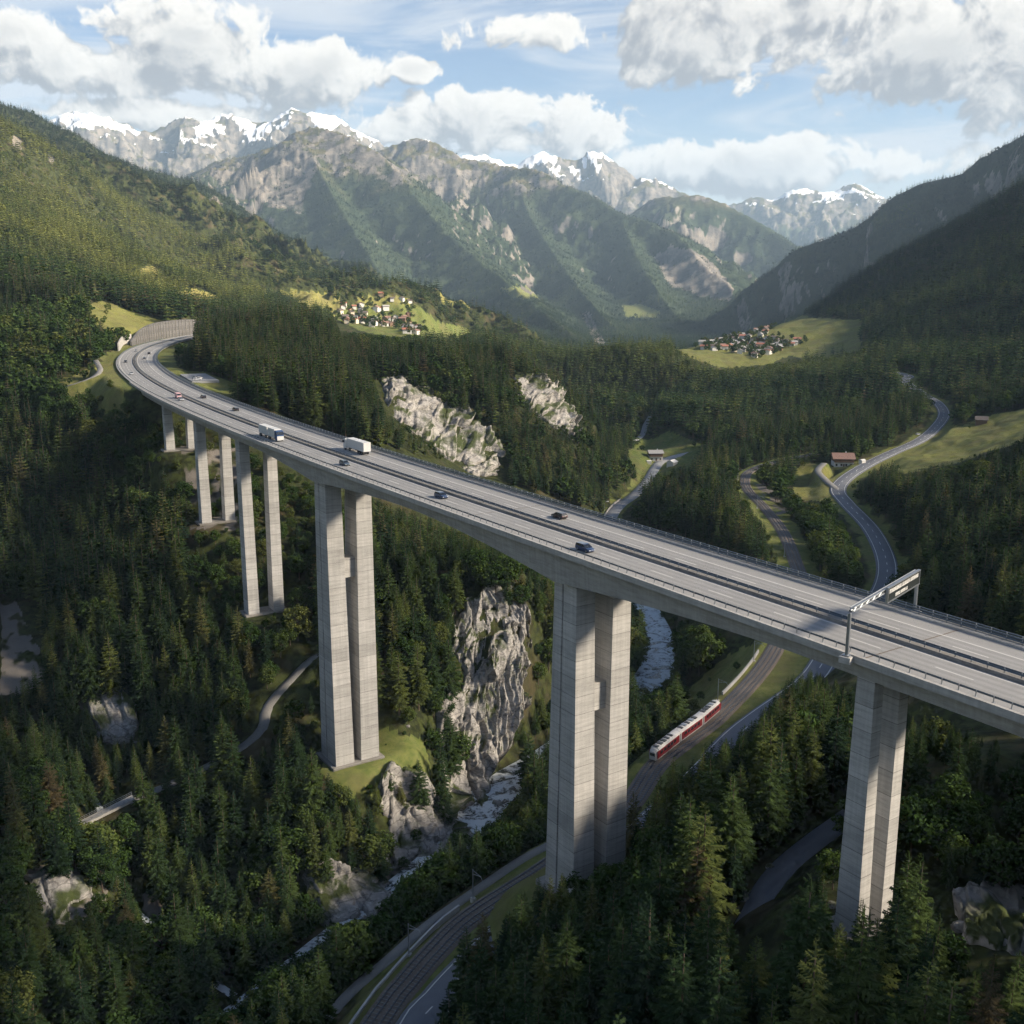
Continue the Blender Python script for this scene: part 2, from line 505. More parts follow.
G += [(0, 100, -120), (60, 80, -103), (-50, 90, -150), (-110, 140, -178), (-200, 150, -150), (120, 100, -95), (20, 130, -114), (300, 200, -40), (-400, 300, -60),
      (0, 10, -112), (0, -60, -105), (-60, -40, -125), (60, -40, -98), (0, -400, -60), (-700, 200, 40), (600, 200, 40), (-800, -400, 100), (800, -400, 120),
      (-900, 900, 150), (-700, 700, 40), (-560, 620, -10), (-1500, 1200, 330), (-1300, 1700, 380), (760, 900, 10), (900, 1100, 80), (700, 600, -10), (1300, 1500, 330), (1500, 2000, 420), (520, 420, -50), (1500, 900, 300), (-1500, 700, 300),
      (-1500, 2100, 330), (1400, 2400, 250)]
for th in np.linspace(-math.pi, math.pi, 24, endpoint=False):
    for rr in (5200, 9000, 16000, 24000):
        G.append((rr * math.sin(th), rr * math.cos(th), -150.0))
G = np.array(G)


def uv_of(x, y):
    r = np.maximum(np.hypot(x, y), 25.0)
    return np.arctan2(x, y), np.log(r)


gu, gv = uv_of(G[:, 0], G[:, 1])
# thin out points that nearly coincide
keep = []
for i in range(len(G)):
    ok = True
    for j in keep:
        if (gu[i] - gu[j]) ** 2 + (gv[i] - gv[j]) ** 2 < 0.012 ** 2:
            ok = False
            break
    if ok:
        keep.append(i)
G, gu, gv = G[keep], gu[keep], gv[keep]
C0 = 0.045
K = np.sqrt((gu[:, None] - gu[None]) ** 2 + (gv[:, None] - gv[None]) ** 2 + C0 ** 2)
n = len(G)
A = np.zeros((n + 1, n + 1))
A[:n, :n] = -K + np.eye(n) * 0.006
A[:n, n] = 1
A[n, :n] = 1
W = np.linalg.solve(A, np.r_[G[:, 2], 0])


def base_z(x, y):
    u, v = uv_of(x, y)
    o = np.full(u.shape, W[n], np.float64)
    u32, v32 = u.astype(np.float32), v.astype(np.float32)
    for i in range(n):
        o -= W[i] * np.sqrt((u32 - gu[i]) ** 2 + (v32 - gv[i]) ** 2 + C0 ** 2)
    return o


# ------------------------------------------------------------------ far mountains: crest lines (px, py, distance), slope, gully size, crest roughness
RIDGES = [
    ([(-160, 40, 2500), (0, 104, 2900), (30, 114, 3000), (65, 134, 3100), (125, 164, 3300), (200, 184, 3500), (230, 202, 3600), (265, 224, 3700), (300, 246, 3800), (340, 270, 3900), (400, 294, 4000), (450, 303, 4100)], 0.52, 260, 6),
    ([(40, 128, 10500), (62, 114, 10600), (92, 113, 10600), (120, 121, 10700), (150, 131, 10800), (175, 120, 10900), (188, 117, 10900), (205, 122, 10900), (225, 113, 11000), (245, 118, 11000), (262, 122, 11000), (280, 115, 11000), (292, 109, 11000), (305, 113, 11000), (330, 115, 11000), (345, 122, 11000), (360, 132, 11000), (390, 148, 11000)], 0.62, 700, 22),
    ([(195, 172, 7400), (215, 162, 7300), (240, 157, 7200), (270, 149, 7000), (295, 137, 6700), (310, 128, 6500), (330, 131, 6400), (350, 137, 6300), (380, 156, 6100), (400, 176, 5900), (430, 215, 5500), (480, 262, 5000), (520, 294, 4300), (556, 324, 3600), (590, 352, 3050)], 0.60, 270, 14),
    ([(300, 133, 6500), (330, 190, 5700), (360, 240, 5100), (385, 282, 4700)], 0.62, 300, 10),
    ([(380, 150, 8000), (410, 139, 8000), (425, 140, 7900), (440, 145, 7800), (465, 158, 7700), (500, 165, 7600), (512, 167, 7500), (542, 172, 7200), (567, 185, 7000), (592, 195, 6800), (612, 210, 6600), (642, 220, 6400), (667, 230, 6200), (687, 245, 5900), (702, 265, 5600), (727, 284, 5300), (736, 300, 5100)], 0.62, 280, 14),
    ([(512, 168, 7500), (530, 215, 6700), (560, 262, 5700), (592, 304, 4700), (622, 336, 3900)], 0.62, 320, 10),
    ([(620, 215, 6550), (640, 262, 5700), (668, 306, 4700), (690, 330, 4100)], 0.66, 280, 10),
    ([(440, 160, 12500), (480, 155, 12500), (512, 164, 12500), (527, 159, 12500), (542, 152, 12500), (557, 157, 12500), (577, 161, 12500), (587, 152, 12500), (602, 153, 12500), (612, 160, 12500), (627, 170, 12500), (637, 177, 12500), (647, 177, 12400), (662, 182, 12400), (682, 193, 12300)], 0.7, 600, 22),
    ([(590, 235, 9000), (627, 217, 8800), (650, 201, 8500), (672, 196, 8300), (702, 196, 8200), (722, 203, 8100), (742, 213, 8000), (767, 228, 7800), (797, 247, 7500)], 0.55, 300, 12),
    ([(720, 208, 15000), (757, 197, 15000), (772, 200, 15000), (792, 190, 15000), (812, 189, 15000), (832, 192, 15000), (852, 183, 15000), (865, 188, 15000), (880, 196, 15000), (910, 210, 15000)], 0.55, 700, 18),
    ([(1200, 50, 3500), (1100, 95, 3650), (1024, 136, 3800), (1002, 147, 3830), (982, 157, 3850), (962, 174, 3870), (937, 179, 3900), (912, 189, 3930), (892, 199, 3960), (877, 212, 4000), (857, 227, 4030), (832, 237, 4060), (812, 244, 4080), (792, 252, 4100), (777, 267, 4120), (762, 277, 4130), (742, 292, 4150), (732, 303, 4160), (712, 316, 4180), (682, 333, 4200)], 0.55, 260, 6),
]
RID = []
for pts, k, lam, rough in RIDGES:
    P = resample(np.array([rt(*q) for q in pts]), 60)
    RID.append((P, k, lam, rough))


def far_z(x, y, zb):
    """combine the crest-line mountains with the base ground"""
    out = zb.copy()
    owner = np.full(x.shape, -1)
    for i, (P, k, lam, rough) in enumerate(RID):
        c = P[:, :2].mean(0)
        reach = (P[:, 2].max() + 200) / k + np.linalg.norm(P[:, :2] - c, axis=1).max()
        m = np.hypot(x - c[0], y - c[1]) < reach
        if not m.any():
            continue
        xx, yy = x[m], y[m]
        wx = 60 * fbm(xx / 700, yy / 700, 3, 40 + i)
        wy = 60 * fbm(xx / 700, yy / 700, 3, 60 + i)
        fade = None
        d, zr, s, sg = poly_dist(xx, yy, P)
        wq = np.clip((d - 60) / 500, 0, 1) * min(lam * 0.45, 150)
        d, zr, s, sg = poly_dist(xx + wq * fbm(xx / 520, yy / 520, 3, 140 + i), yy + wq * fbm(xx / 520, yy / 520, 3, 160 + i), P)
        dn = np.clip(d / lam, 0, 1)
        d2 = np.maximum(d + (wx + wy) * 0.5 * dn, 0)
        # gullies run down the slope: fast along the crest, slow across it
        gly = ridged(s / lam + wx / lam + sg * 7.3, d / (lam * 3.2) + wy / lam, 4, 20 + i)
        h = zr + rough * (ridged(s / 170, d / 220 + i, 4, 80 + i, 0.45) - 0.7) - k * d2 * (1.0 + 0.22 * np.clip(d2 / 1500, 0, 1) * -1)
        nf = 0.25 if lam == 260 else 1.0
        h += (gly - 0.9) * np.clip(d, 0, 900) * 0.12 * (0.6 + 0.4 * nf) + nf * fbm(xx / 480, yy / 480, 3, 120 + i) * np.clip(d * 0.12, 0, 70) + (ridged(xx / 190, yy / 190, 4, 170 + i) - 0.8) * np.clip(d * 0.08, 0, 40 * (0.4 + 0.6 * nf))
        h += fbm(xx / 120, yy / 120, 3, 90 + i) * np.clip(d * 0.03, 0, 10)
        o = out[m]
        kk = 14.0
        mx = np.maximum(o, h)
        o2 = mx + kk * np.log(np.exp((o - mx) / kk) + np.exp((h - mx) / kk)) - 0
        o2 = np.where(np.abs(o - h) > 80, mx, o2)
        ow = owner[m]
        ow[h > o] = i
        owner[m] = ow
        out[m] = o2
    return out, owner


# ------------------------------------------------------------------ polar ground grid around the viewpoint
TH = np.r_[np.linspace(-math.pi, R(-33), 70, endpoint=False), np.linspace(R(-33), R(33), 1060), np.linspace(R(33), math.pi, 71)[1:]]
RR = np.r_[np.linspace(4, 90, 24, endpoint=False), np.exp(np.linspace(math.log(90), math.log(20000), 1240))]
NT, NR_ = len(TH), len(RR)
tt, rr_ = np.meshgrid(TH, RR)
GX, GY = rr_ * np.sin(tt), rr_ * np.cos(tt)


def ground_height(x, y):
    z = base_z(x, y)
    r = np.hypot(x, y)
    near = 1 - sstep(r, 2500, 5000)
    amp = np.clip((r - 100) / 900, 0.15, 1)
    z = z + near * (fbm(x / 160, y / 160, 3, 1) * 7 * amp + fbm(x / 38, y / 38, 3, 4) * 2.2 + fbm(x / 9, y / 9, 2, 9) * 0.5)
    z, own = far_z(x, y, z)
    for nm in ('stream', 'slope', 'forest', 'meadowpath', 'upper', 'street', 'lane', 'road', 'rail', 'service', 'cut', 'river'):
        P, hw, bl, dz = LINES[nm]
        lo, hi = P[:, :2].min(0) - hw - bl - 5, P[:, :2].max(0) + hw + bl + 5
        m = (x > lo[0]) & (x < hi[0]) & (y > lo[1]) & (y < hi[1])
        if not m.any():
            continue
        d, zl, s, sg = poly_dist(x[m], y[m], P)
        w = 1 - sstep(d, hw, hw + bl)
        if nm == 'river':
            w = 1 - sstep(d, hw, hw + bl * (0.7 + 0.5 * pnoise(s / 40, sg * 3, 11)))
        z[m] = z[m] * (1 - w) + (zl + dz - 0.25) * w
    q = deck_pt(s_of_F(580), 40, 0)
    w = 1 - sstep(np.hypot(x - q[0], y - q[1]), 26, 40)
    z = z * (1 - w) + (DECK_Z - 2.6) * w
    # level pads under the pier feet
    for (F, un, zb, al, ab, wt, wb, gap, cb) in PIERS:
        q = deck_pt(s_of_F(F) + ab * 0.5, un + wb / 2 + gap / 2)
        d = np.hypot(x - q[0], y - q[1])
        w = 1 - sstep(d, 9, 24)
        z = z * (1 - w) + (zb - 0.3) * w
    return z, own


GZ, OWN = ground_height(GX.ravel(), GY.ravel())
GZ, OWN = GZ.reshape(GX.shape), OWN.reshape(GX.shape)
LR = np.log(RR)


def zat(x, y):
    """ground height by bilinear lookup in the polar grid"""
    x, y = np.asarray(x, float), np.asarray(y, float)
    th, r = np.arctan2(x, y), np.maximum(np.hypot(x, y), RR[0])
    i = np.clip(np.searchsorted(TH, th) - 1, 0, NT - 2)
    j = np.clip(np.searchsorted(RR, r) - 1, 0, NR_ - 2)
    a = np.clip((th - TH[i]) / (TH[i + 1] - TH[i]), 0, 1)
    b = np.clip((r - RR[j]) / (RR[j + 1] - RR[j]), 0, 1)
    return (GZ[j, i] * (1 - a) + GZ[j, i + 1] * a) * (1 - b) + (GZ[j + 1, i] * (1 - a) + GZ[j + 1, i + 1] * a) * b


_TS = np.exp(np.linspace(math.log(60), math.log(15000), 1600))


def at(px, py, tmin=60):
    """first ground point seen through a pixel of the photograph"""
    q = ray(px, py)[None] * _TS[_TS >= tmin][:, None]
    below = q[:, 2] < zat(q[:, 0], q[:, 1])
    k = int(np.argmax(below)) if below.any() else len(q) - 1
    p = q[k].copy()
    p[2] = float(zat(p[0], p[1]))
    return p


print('terrain', round(time.time() - T0, 1), n)

# ------------------------------------------------------------------ objects, tags, mesh building
def tag(o, label=None, cat=None, group=None, kind=None):
    for k, v in (('label', label), ('category', cat), ('group', group), ('kind', kind)):
        if v:
            o[k] = v
    return o


def empty(name, loc=(0, 0, 0), rz_=0.0, parent=None):
    o = bpy.data.objects.new(name, None)
    o.empty_display_size = 0.5
    COL.objects.link(o)
    o.location = loc
    o.rotation_euler = (0, 0, rz_)
    if parent:
        o.parent = parent
    return o


def mesh_np(name, V, F, mat=None, smooth_=False):
    """V (n,3), F list of index arrays: an (m,4) or (m,3) array or a list of tuples"""
    me = bpy.data.meshes.new(name)
    V = np.asarray(V, np.float32)
    if isinstance(F, np.ndarray):
        k = F.shape[1]
        me.vertices.add(len(V))
        me.vertices.foreach_set('co', V.ravel())
        me.loops.add(F.size)
        me.loops.foreach_set('vertex_index', F.ravel().astype(np.int32))
        me.polygons.add(len(F))
        me.polygons.foreach_set('loop_start', np.arange(0, F.size, k, dtype=np.int32))
        me.update(calc_edges=True)
    else:
        me.from_pydata([tuple(map(float, v)) for v in V], [], [tuple(int(i) for i in f) for f in F])
        me.update()
    if mat is not None:
        me.materials.append(mat)
    if smooth_:
        me.polygons.foreach_set('use_smooth', np.ones(len(me.polygons), bool))
    return me


def link(name, me, parent=None, loc=None):
    o = bpy.data.objects.new(name, me)
    COL.objects.link(o)
    if parent:
        o.parent = parent
    if loc is not None:
        o.location = loc
    return o


class MB:
    """collects shapes for ONE mesh"""

    def __init__(self):
        self.v, self.f, self.m = [], [], []

    def add(self, V, F, mi=0):
        b = len(self.v)
        self.v += [tuple(map(float, p)) for p in V]
        self.f += [tuple(int(i) + b for i in f) for f in F]
        self.m += [mi] * len(F)

    def box(self, x0, x1, y0, y1, z0, z1, mi=0, M=None):
        V = [(x, y, z) for z in (z0, z1) for y in (y0, y1) for x in (x0, x1)]
        if M is not None:
            V = [M @ Vector(v) for v in V]
        self.add(V, [(0, 2, 3, 1), (4, 5, 7, 6), (0, 1, 5, 4), (2, 6, 7, 3), (0, 4, 6, 2), (1, 3, 7, 5)], mi)

    def frustum(self, A, B, mi=0):
        """two quads A (bottom) and B (top), each 4 points in order"""
        self.add(list(A) + list(B), [(3, 2, 1, 0), (4, 5, 6, 7), (0, 1, 5, 4), (1, 2, 6, 5), (2, 3, 7, 6), (3, 0, 4, 7)], mi)

    def tube(self, P, r, n=8, mi=0, caps=True, r1=None):
        P = [Vector(p) for p in P]
        rings = []
        for i, p in enumerate(P):
            t = (P[min(i + 1, len(P) - 1)] - P[max(i - 1, 0)]).normalized()
            a = t.orthogonal().normalized() if abs(t.z) > 0.95 else t.cross(Vector((0, 0, 1))).normalized()
            b = t.cross(a)
            rad = r if r1 is None else r + (r1 - r) * i / (len(P) - 1)
            rings.append([p + (a * math.cos(2 * math.pi * k / n) + b * math.sin(2 * math.pi * k / n)) * rad for k in range(n)])
        V = [q for g in rings for q in g]
        F = []
        for i in range(len(P) - 1):
            for k in range(n):
                F.append((i * n + k, i * n + (k + 1) % n, (i + 1) * n + (k + 1) % n, (i + 1) * n + k))
        if caps:
            F.append(tuple(range(n - 1, -1, -1)))
            F.append(tuple((len(P) - 1) * n + k for k in range(n)))
        self.add(V, F, mi)

    def sweep(self, sections, closed=True, mi=0, caps=True):
        """sections: list of equal-length point lists"""
        k = len(sections[0])
        V = [p for s in sections for p in s]
        F = []
        for i in range(len(sections) - 1):
            for j in range(k if closed else k - 1):
                j2 = (j + 1) % k
                F.append((i * k + j, (i + 1) * k + j, (i + 1) * k + j2, i * k + j2))
        if caps and closed:
            F.append(tuple(range(k)))
            F.append(tuple((len(sections) - 1) * k + j for j in range(k - 1, -1, -1)))
        self.add(V, F, mi)

    def build(self, name, mats, parent=None, loc=None, smooth_=False, bevel=0):
        me = bpy.data.meshes.new(name)
        me.from_pydata(self.v, [], self.f)
        for m in (mats if isinstance(mats, (list, tuple)) else [mats]):
            me.materials.append(m)
        me.polygons.foreach_set('material_index', np.array(self.m, np.int32))
        if smooth_:
            me.polygons.foreach_set('use_smooth', np.ones(len(me.polygons), bool))
        me.update()
        o = link(name, me, parent, loc)
        if bevel:
            b = o.modifiers.new('bevel', 'BEVEL')
            b.width = bevel
            b.segments = 2
            b.limit_method = 'ANGLE'
        return o


def copy_tree(o, parent=None):
    c = o.copy()
    COL.objects.link(c)
    c.parent = parent
    for ch in KIDS.get(o.name, []):
        copy_tree(ch, c)
    return c


KIDS = {}


def note_kids(o):
    KIDS[o.name] = list(o.children)
    for c in o.children:
        note_kids(c)


# ------------------------------------------------------------------ materials
def new_mat(name):
    m = bpy.data.materials.new(name)
    m.use_nodes = True
    nt = m.node_tree
    b = nt.nodes['Principled BSDF']
    return m, nt, b


def plain(name, col, rough=0.6, metal=0.0, var=0.12, scale=1.5, spec=0.4, coat=0.0, bump=0.0):
    m, nt, b = new_mat(name)
    tc = N(nt, 'ShaderNodeTexCoord')
    n = N(nt, 'ShaderNodeTexNoise', i_Scale=scale, i_Detail=5.0, i_Roughness=0.6)
    L(nt, tc.outputs['Object'], n.inputs['Vector'])
    k = math_(nt, 'MULTIPLY_ADD', n.outputs['Fac'], var * 2, 1 - var)
    c = mixc(nt, 1.0, (*col, 1), (1, 1, 1, 1), 'MULTIPLY')
    mul = N(nt, 'ShaderNodeVectorMath', operation='SCALE')
    mul.inputs[0].default_value = col
    L(nt, k, mul.inputs['Scale'])
    L(nt, mul.outputs[0], b.inputs['Base Color'])
    b.inputs['Roughness'].default_value = rough
    b.inputs['Metallic'].default_value = metal
    b.inputs['Specular IOR Level'].default_value = spec
    b.inputs['Coat Weight'].default_value = coat
    if bump:
        bp = N(nt, 'ShaderNodeBump', i_Strength=bump, i_Distance=0.05)
        L(nt, n.outputs['Fac'], bp.inputs['Height'])
        L(nt, bp.outputs[0], b.inputs['Normal'])
    return m


def mat_concrete(name, col=(0.445, 0.432, 0.412), lift=4.0, board=True):
    """cast concrete with lift lines, formwork panels, rain streaks and blotches"""
    m, nt, b = new_mat(name)
    tc = N(nt, 'ShaderNodeTexCoord')
    sep = N(nt, 'ShaderNodeSeparateXYZ')
    L(nt, tc.outputs['Object'], sep.inputs[0])
    z = sep.outputs[2]
    n1 = N(nt, 'ShaderNodeTexNoise', i_Scale=0.12, i_Detail=6.0, i_Roughness=0.6)
    L(nt, tc.outputs['Object'], n1.inputs['Vector'])
    # streaks: noise squeezed vertically
    mp = N(nt, 'ShaderNodeMapping')
    mp.inputs['Scale'].default_value = (1.3, 1.3, 0.05)
    L(nt, tc.outputs['Object'], mp.inputs['Vector'])
    n2 = N(nt, 'ShaderNodeTexNoise', i_Scale=1.0, i_Detail=5.0, i_Roughness=0.65)
    L(nt, mp.outputs[0], n2.inputs['Vector'])
    # a tone per lift of concrete
    lf = math_(nt, 'FLOOR', math_(nt, 'DIVIDE', z, lift))
    wn = N(nt, 'ShaderNodeTexWhiteNoise', noise_dimensions='1D')
    L(nt, lf, wn.inputs['W'])
    fr = math_(nt, 'FRACT', math_(nt, 'DIVIDE', z, lift))
    line = math_(nt, 'LESS_THAN', fr, 0.035)
    lf2 = math_(nt, 'FRACT', math_(nt, 'DIVIDE', z, lift / 4))
    line2 = math_(nt, 'LESS_THAN', lf2, 0.07)
    mp3 = N(nt, 'ShaderNodeMapping')
    mp3.inputs['Scale'].default_value = (0.16, 0.16, 1.5)
    L(nt, tc.outputs['Object'], mp3.inputs['Vector'])
    n3 = N(nt, 'ShaderNodeTexNoise', i_Scale=1.0, i_Detail=4.0, i_Roughness=0.7)
    L(nt, mp3.outputs[0], n3.inputs['Vector'])
    k = math_(nt, 'MULTIPLY_ADD', n1.outputs['Fac'], 0.30, 0.83)
    k = math_(nt, 'MULTIPLY', k, math_(nt, 'MULTIPLY_ADD', n2.outputs['Fac'], 0.62, 0.70))
    k = math_(nt, 'MULTIPLY', k, math_(nt, 'MULTIPLY_ADD', smooth(nt, n3.outputs['Fac'], 0.30, 0.62), 0.24, 0.82))
    if board:
        k = math_(nt, 'MULTIPLY', k, math_(nt, 'MULTIPLY_ADD', wn.outputs['Value'], 0.24, 0.88))
        k = math_(nt, 'MULTIPLY', k, math_(nt, 'MULTIPLY_ADD', line, -0.38, 1.0))
        k = math_(nt, 'MULTIPLY', k, math_(nt, 'MULTIPLY_ADD', line2, -0.16, 1.0))
    mul = N(nt, 'ShaderNodeVectorMath', operation='SCALE')
    mul.inputs[0].default_value = col
    L(nt, k, mul.inputs['Scale'])
    L(nt, mul.outputs[0], b.inputs['Base Color'])
    b.inputs['Roughness'].default_value = 0.85
    b.inputs['Specular IOR Level'].default_value = 0.25
    bp = N(nt, 'ShaderNodeBump', i_Strength=0.25, i_Distance=0.08)
    L(nt, n3.outputs['Fac'], bp.inputs['Height'])
    L(nt, bp.outputs[0], b.inputs['Normal'])
    return m


def mat_asphalt(name, col, patch=0.25, scale=0.5, wear=0.0):
    m, nt, b = new_mat(name)
    tc = N(nt, 'ShaderNodeTexCoord')
    n1 = N(nt, 'ShaderNodeTexNoise', i_Scale=0.06, i_Detail=5.0, i_Roughness=0.6)
    n2 = N(nt, 'ShaderNodeTexNoise', i_Scale=scale, i_Detail=8.0, i_Roughness=0.7)
    L(nt, tc.outputs['Object'], n1.inputs['Vector'])
    L(nt, tc.outputs['Object'], n2.inputs['Vector'])
    k = math_(nt, 'MULTIPLY', math_(nt, 'MULTIPLY_ADD', n1.outputs['Fac'], patch * 2, 1 - patch), math_(nt, 'MULTIPLY_ADD', n2.outputs['Fac'], 0.3, 0.85))
    if wear:
        wa = N(nt, 'ShaderNodeAttribute', attribute_name='wear')
        k = math_(nt, 'MULTIPLY', k, math_(nt, 'MULTIPLY_ADD', wa.outputs['Fac'], -wear, 1.0))
    mul = N(nt, 'ShaderNodeVectorMath', operation='SCALE')
    mul.inputs[0].default_value = col
    L(nt, k, mul.inputs['Scale'])
    L(nt, mul.outputs[0], b.inputs['Base Color'])
    b.inputs['Roughness'].default_value = 0.85
    b.inputs['Specular IOR Level'].default_value = 0.3
    return m


def mat_rock(name, c1=(0.30, 0.275, 0.25), c2=(0.14, 0.13, 0.125), moss=(0.06, 0.075, 0.025), sc=0.12):
    m, nt, b = new_mat(name)
    geo = N(nt, 'ShaderNodeNewGeometry')
    mp = N(nt, 'ShaderNodeMapping')
    mp.inputs['Rotation'].default_value = (0.35, 0.25, 0)
    mp.inputs['Scale'].default_value = (1, 1, 2.4)
    L(nt, geo.outputs['Position'], mp.inputs['Vector'])
    n1 = N(nt, 'ShaderNodeTexNoise', i_Scale=sc, i_Detail=9.0, i_Roughness=0.68, i_Distortion=0.6)
    L(nt, mp.outputs[0], n1.inputs['Vector'])
    n2 = N(nt, 'ShaderNodeTexNoise', i_Scale=sc * 5, i_Detail=7.0, i_Roughness=0.7)
    L(nt, mp.outputs[0], n2.inputs['Vector'])
    n3 = N(nt, 'ShaderNodeTexNoise', i_Scale=sc * 0.8, i_Detail=5.0)
    L(nt, geo.outputs['Position'], n3.inputs['Vector'])
    c = mixc(nt, smooth(nt, n1.outputs['Fac'], 0.38, 0.62), (*c2, 1), (*c1, 1))
    c = mixc(nt, math_(nt, 'MULTIPLY', n2.outputs['Fac'], 0.5), c, tuple(x * 1.5 for x in c1))
    wv = N(nt, 'ShaderNodeVectorMath', operation='MULTIPLY_ADD')
    L(nt, n1.outputs['Color'], wv.inputs[0])
    wv.inputs[1].default_value = (5, 5, 5)
    L(nt, mp.outputs[0], wv.inputs[2])
    vc = N(nt, 'ShaderNodeTexVoronoi', feature='DISTANCE_TO_EDGE', i_Scale=sc * 1.6)
    L(nt, wv.outputs[0], vc.inputs['Vector'])
    crack = smooth(nt, vc.outputs['Distance'], 0.075, 0.0)
    c = mixc(nt, math_(nt, 'MULTIPLY', crack, 0.6), c, tuple(x * 0.35 for x in c2))
    sep = N(nt, 'ShaderNodeSeparateXYZ')
    L(nt, geo.outputs['Normal'], sep.inputs[0])
    mm = math_(nt, 'MULTIPLY', smooth(nt, sep.outputs[2], 0.35, 0.7), smooth(nt, n3.outputs['Fac'], 0.42, 0.6))
    c = mixc(nt, mm, c, (*moss, 1))
    L(nt, c, b.inputs['Base Color'])
    b.inputs['Roughness'].default_value = 0.9
    b.inputs['Specular IOR Level'].default_value = 0.2
    bp = N(nt, 'ShaderNodeBump', i_Strength=0.8, i_Distance=0.6)
    L(nt, n2.outputs['Fac'], bp.inputs['Height'])
    L(nt, bp.outputs[0], b.inputs['Normal'])
    return m


M_CONC = mat_concrete('cast_concrete')
M_CONC_BEAM = mat_concrete('edge_beam_concrete', (0.43, 0.41, 0.38), 40, False)
M_CONC_GIRDER = mat_concrete('girder_concrete', (0.37, 0.355, 0.33), 60, False)
M_CONC_DARK = mat_concrete('weathered_concrete', (0.23, 0.215, 0.195), 1.2, True)
M_ASPH = mat_asphalt('motorway_asphalt', (0.305, 0.298, 0.287), 0.16, 0.5, 0.2)
M_ROAD = mat_asphalt('road_asphalt', (0.15, 0.155, 0.17), 0.2)
M_PATH = mat_asphalt('gravel_path', (0.20, 0.19, 0.175), 0.3, 1.5)
M_BALLAST = mat_asphalt('track_ballast', (0.155, 0.125, 0.10), 0.3, 2.5)
M_LINE = plain('road_paint', (0.62, 0.60, 0.56), 0.7, var=0.15)
M_STEEL = plain('galvanised_steel', (0.34, 0.36, 0.38), 0.42, 0.75, 0.1)
M_RAILBLUE = plain('weathered_steel_rail', (0.115, 0.145, 0.18), 0.5, 0.5, 0.15)
M_WHITE = plain('white_paint', (0.72, 0.70, 0.66), 0.5)
M_GLASS = plain('dark_glass', (0.018, 0.022, 0.028), 0.08, 0, 0.05, spec=0.8)
M_BLACK = plain('black_rubber', (0.02, 0.02, 0.021), 0.8)
M_WOODD = plain('dark_timber', (0.085, 0.055, 0.038), 0.8, var=0.3, scale=3)
M_ROCK = mat_rock('cliff_rock', (0.35, 0.33, 0.305), (0.15, 0.142, 0.135), (0.055, 0.07, 0.022))
M_ROCK_PALE = mat_rock('pale_cliff_rock', (0.39, 0.365, 0.33), (0.16, 0.15, 0.14), (0.06, 0.075, 0.025), 0.09)


# ------------------------------------------------------------------ ground cover masks
PXG, PYG, DG = project(GX, GY, GZ)
RG = np.hypot(GX, GY)
MEADOWS = [  # outline in the photograph, nearest and farthest distance, yellowness
    ([(176, 296), (192, 288), (218, 296), (216, 310), (196, 309)], 1000, 2300, 1.0),
    ([(138, 268), (158, 266), (160, 276), (140, 278)], 1100, 2300, 1.0),
    ([(282, 292), (310, 291), (340, 299), (335, 318), (300, 312)], 1150, 3000, 0.75), ([(335, 318), (345, 306), (385, 303), (415, 305), (440, 322), (478, 330), (474, 342), (440, 346), (405, 340), (360, 331)], 1150, 3000, 0.15), ([(352, 299), (380, 294), (412, 299), (408, 304), (356, 305)], 1500, 3000, 0.7),
    ([(440, 290), (475, 296), (500, 304), (470, 306), (440, 300)], 1500, 3600, 0.8),
    ([(500, 288), (530, 286), (556, 294), (550, 300), (512, 298)], 1800, 5200, 0.25),
    ([(622, 306), (640, 304), (662, 312), (655, 318), (625, 317)], 1800, 5500, 0.2),
    ([(666, 342), (700, 332), (760, 322), (790, 312), (815, 318), (862, 320), (862, 350), (820, 362), (790, 356), (760, 366), (720, 368), (672, 352)], 1250, 2700, 0.4),
    ([(626, 452), (640, 440), (672, 432), (704, 446), (700, 470), (676, 474), (650, 478), (630, 470)], 700, 1050, 0.1),
    ([(786, 478), (806, 462), (830, 468), (838, 488), (822, 502), (800, 500)], 500, 800, 0.6),
    ([(850, 466), (884, 450), (922, 436), (935, 424), (960, 425), (1024, 408), (1100, 395), (1100, 440), (1024, 440), (960, 462), (905, 474), (878, 470)], 600, 960, 0.45),
    ([(330, 745), (384, 728), (425, 740), (432, 775), (395, 800), (350, 795), (318, 772)], 290, 380, 0.22),
    ([(660, 700), (700, 668), (740, 645), (800, 640), (835, 660), (790, 700), (740, 745), (690, 780)], 280, 430, 0.4),
    ([(50, 385), (80, 372), (118, 360), (126, 400), (140, 430), (100, 430), (60, 405)], 480, 680, 0.5),
    ([(84, 305), (104, 300), (140, 316), (168, 322), (150, 332), (120, 344), (100, 340)], 650, 1050, 0.55),
    ([(155, 370), (185, 365), (240, 385), (240, 400), (195, 392)], 500, 640, 0.3),
]
meadow = np.zeros(GZ.shape)
yellow = np.zeros(GZ.shape)
wob = fbm(GX / 30, GY / 30, 3, 15)
for poly, t0, t1, yl in MEADOWS:
    wpx = np.clip(wob * 4, -4, 4)
    m = in_poly(PXG + wpx, PYG + wpx * 0.4, poly) & (DG > t0) & (DG < t1)
    meadow[m] = 1
    yellow[m] = yl
clear = np.zeros(GZ.shape)          # no trees here
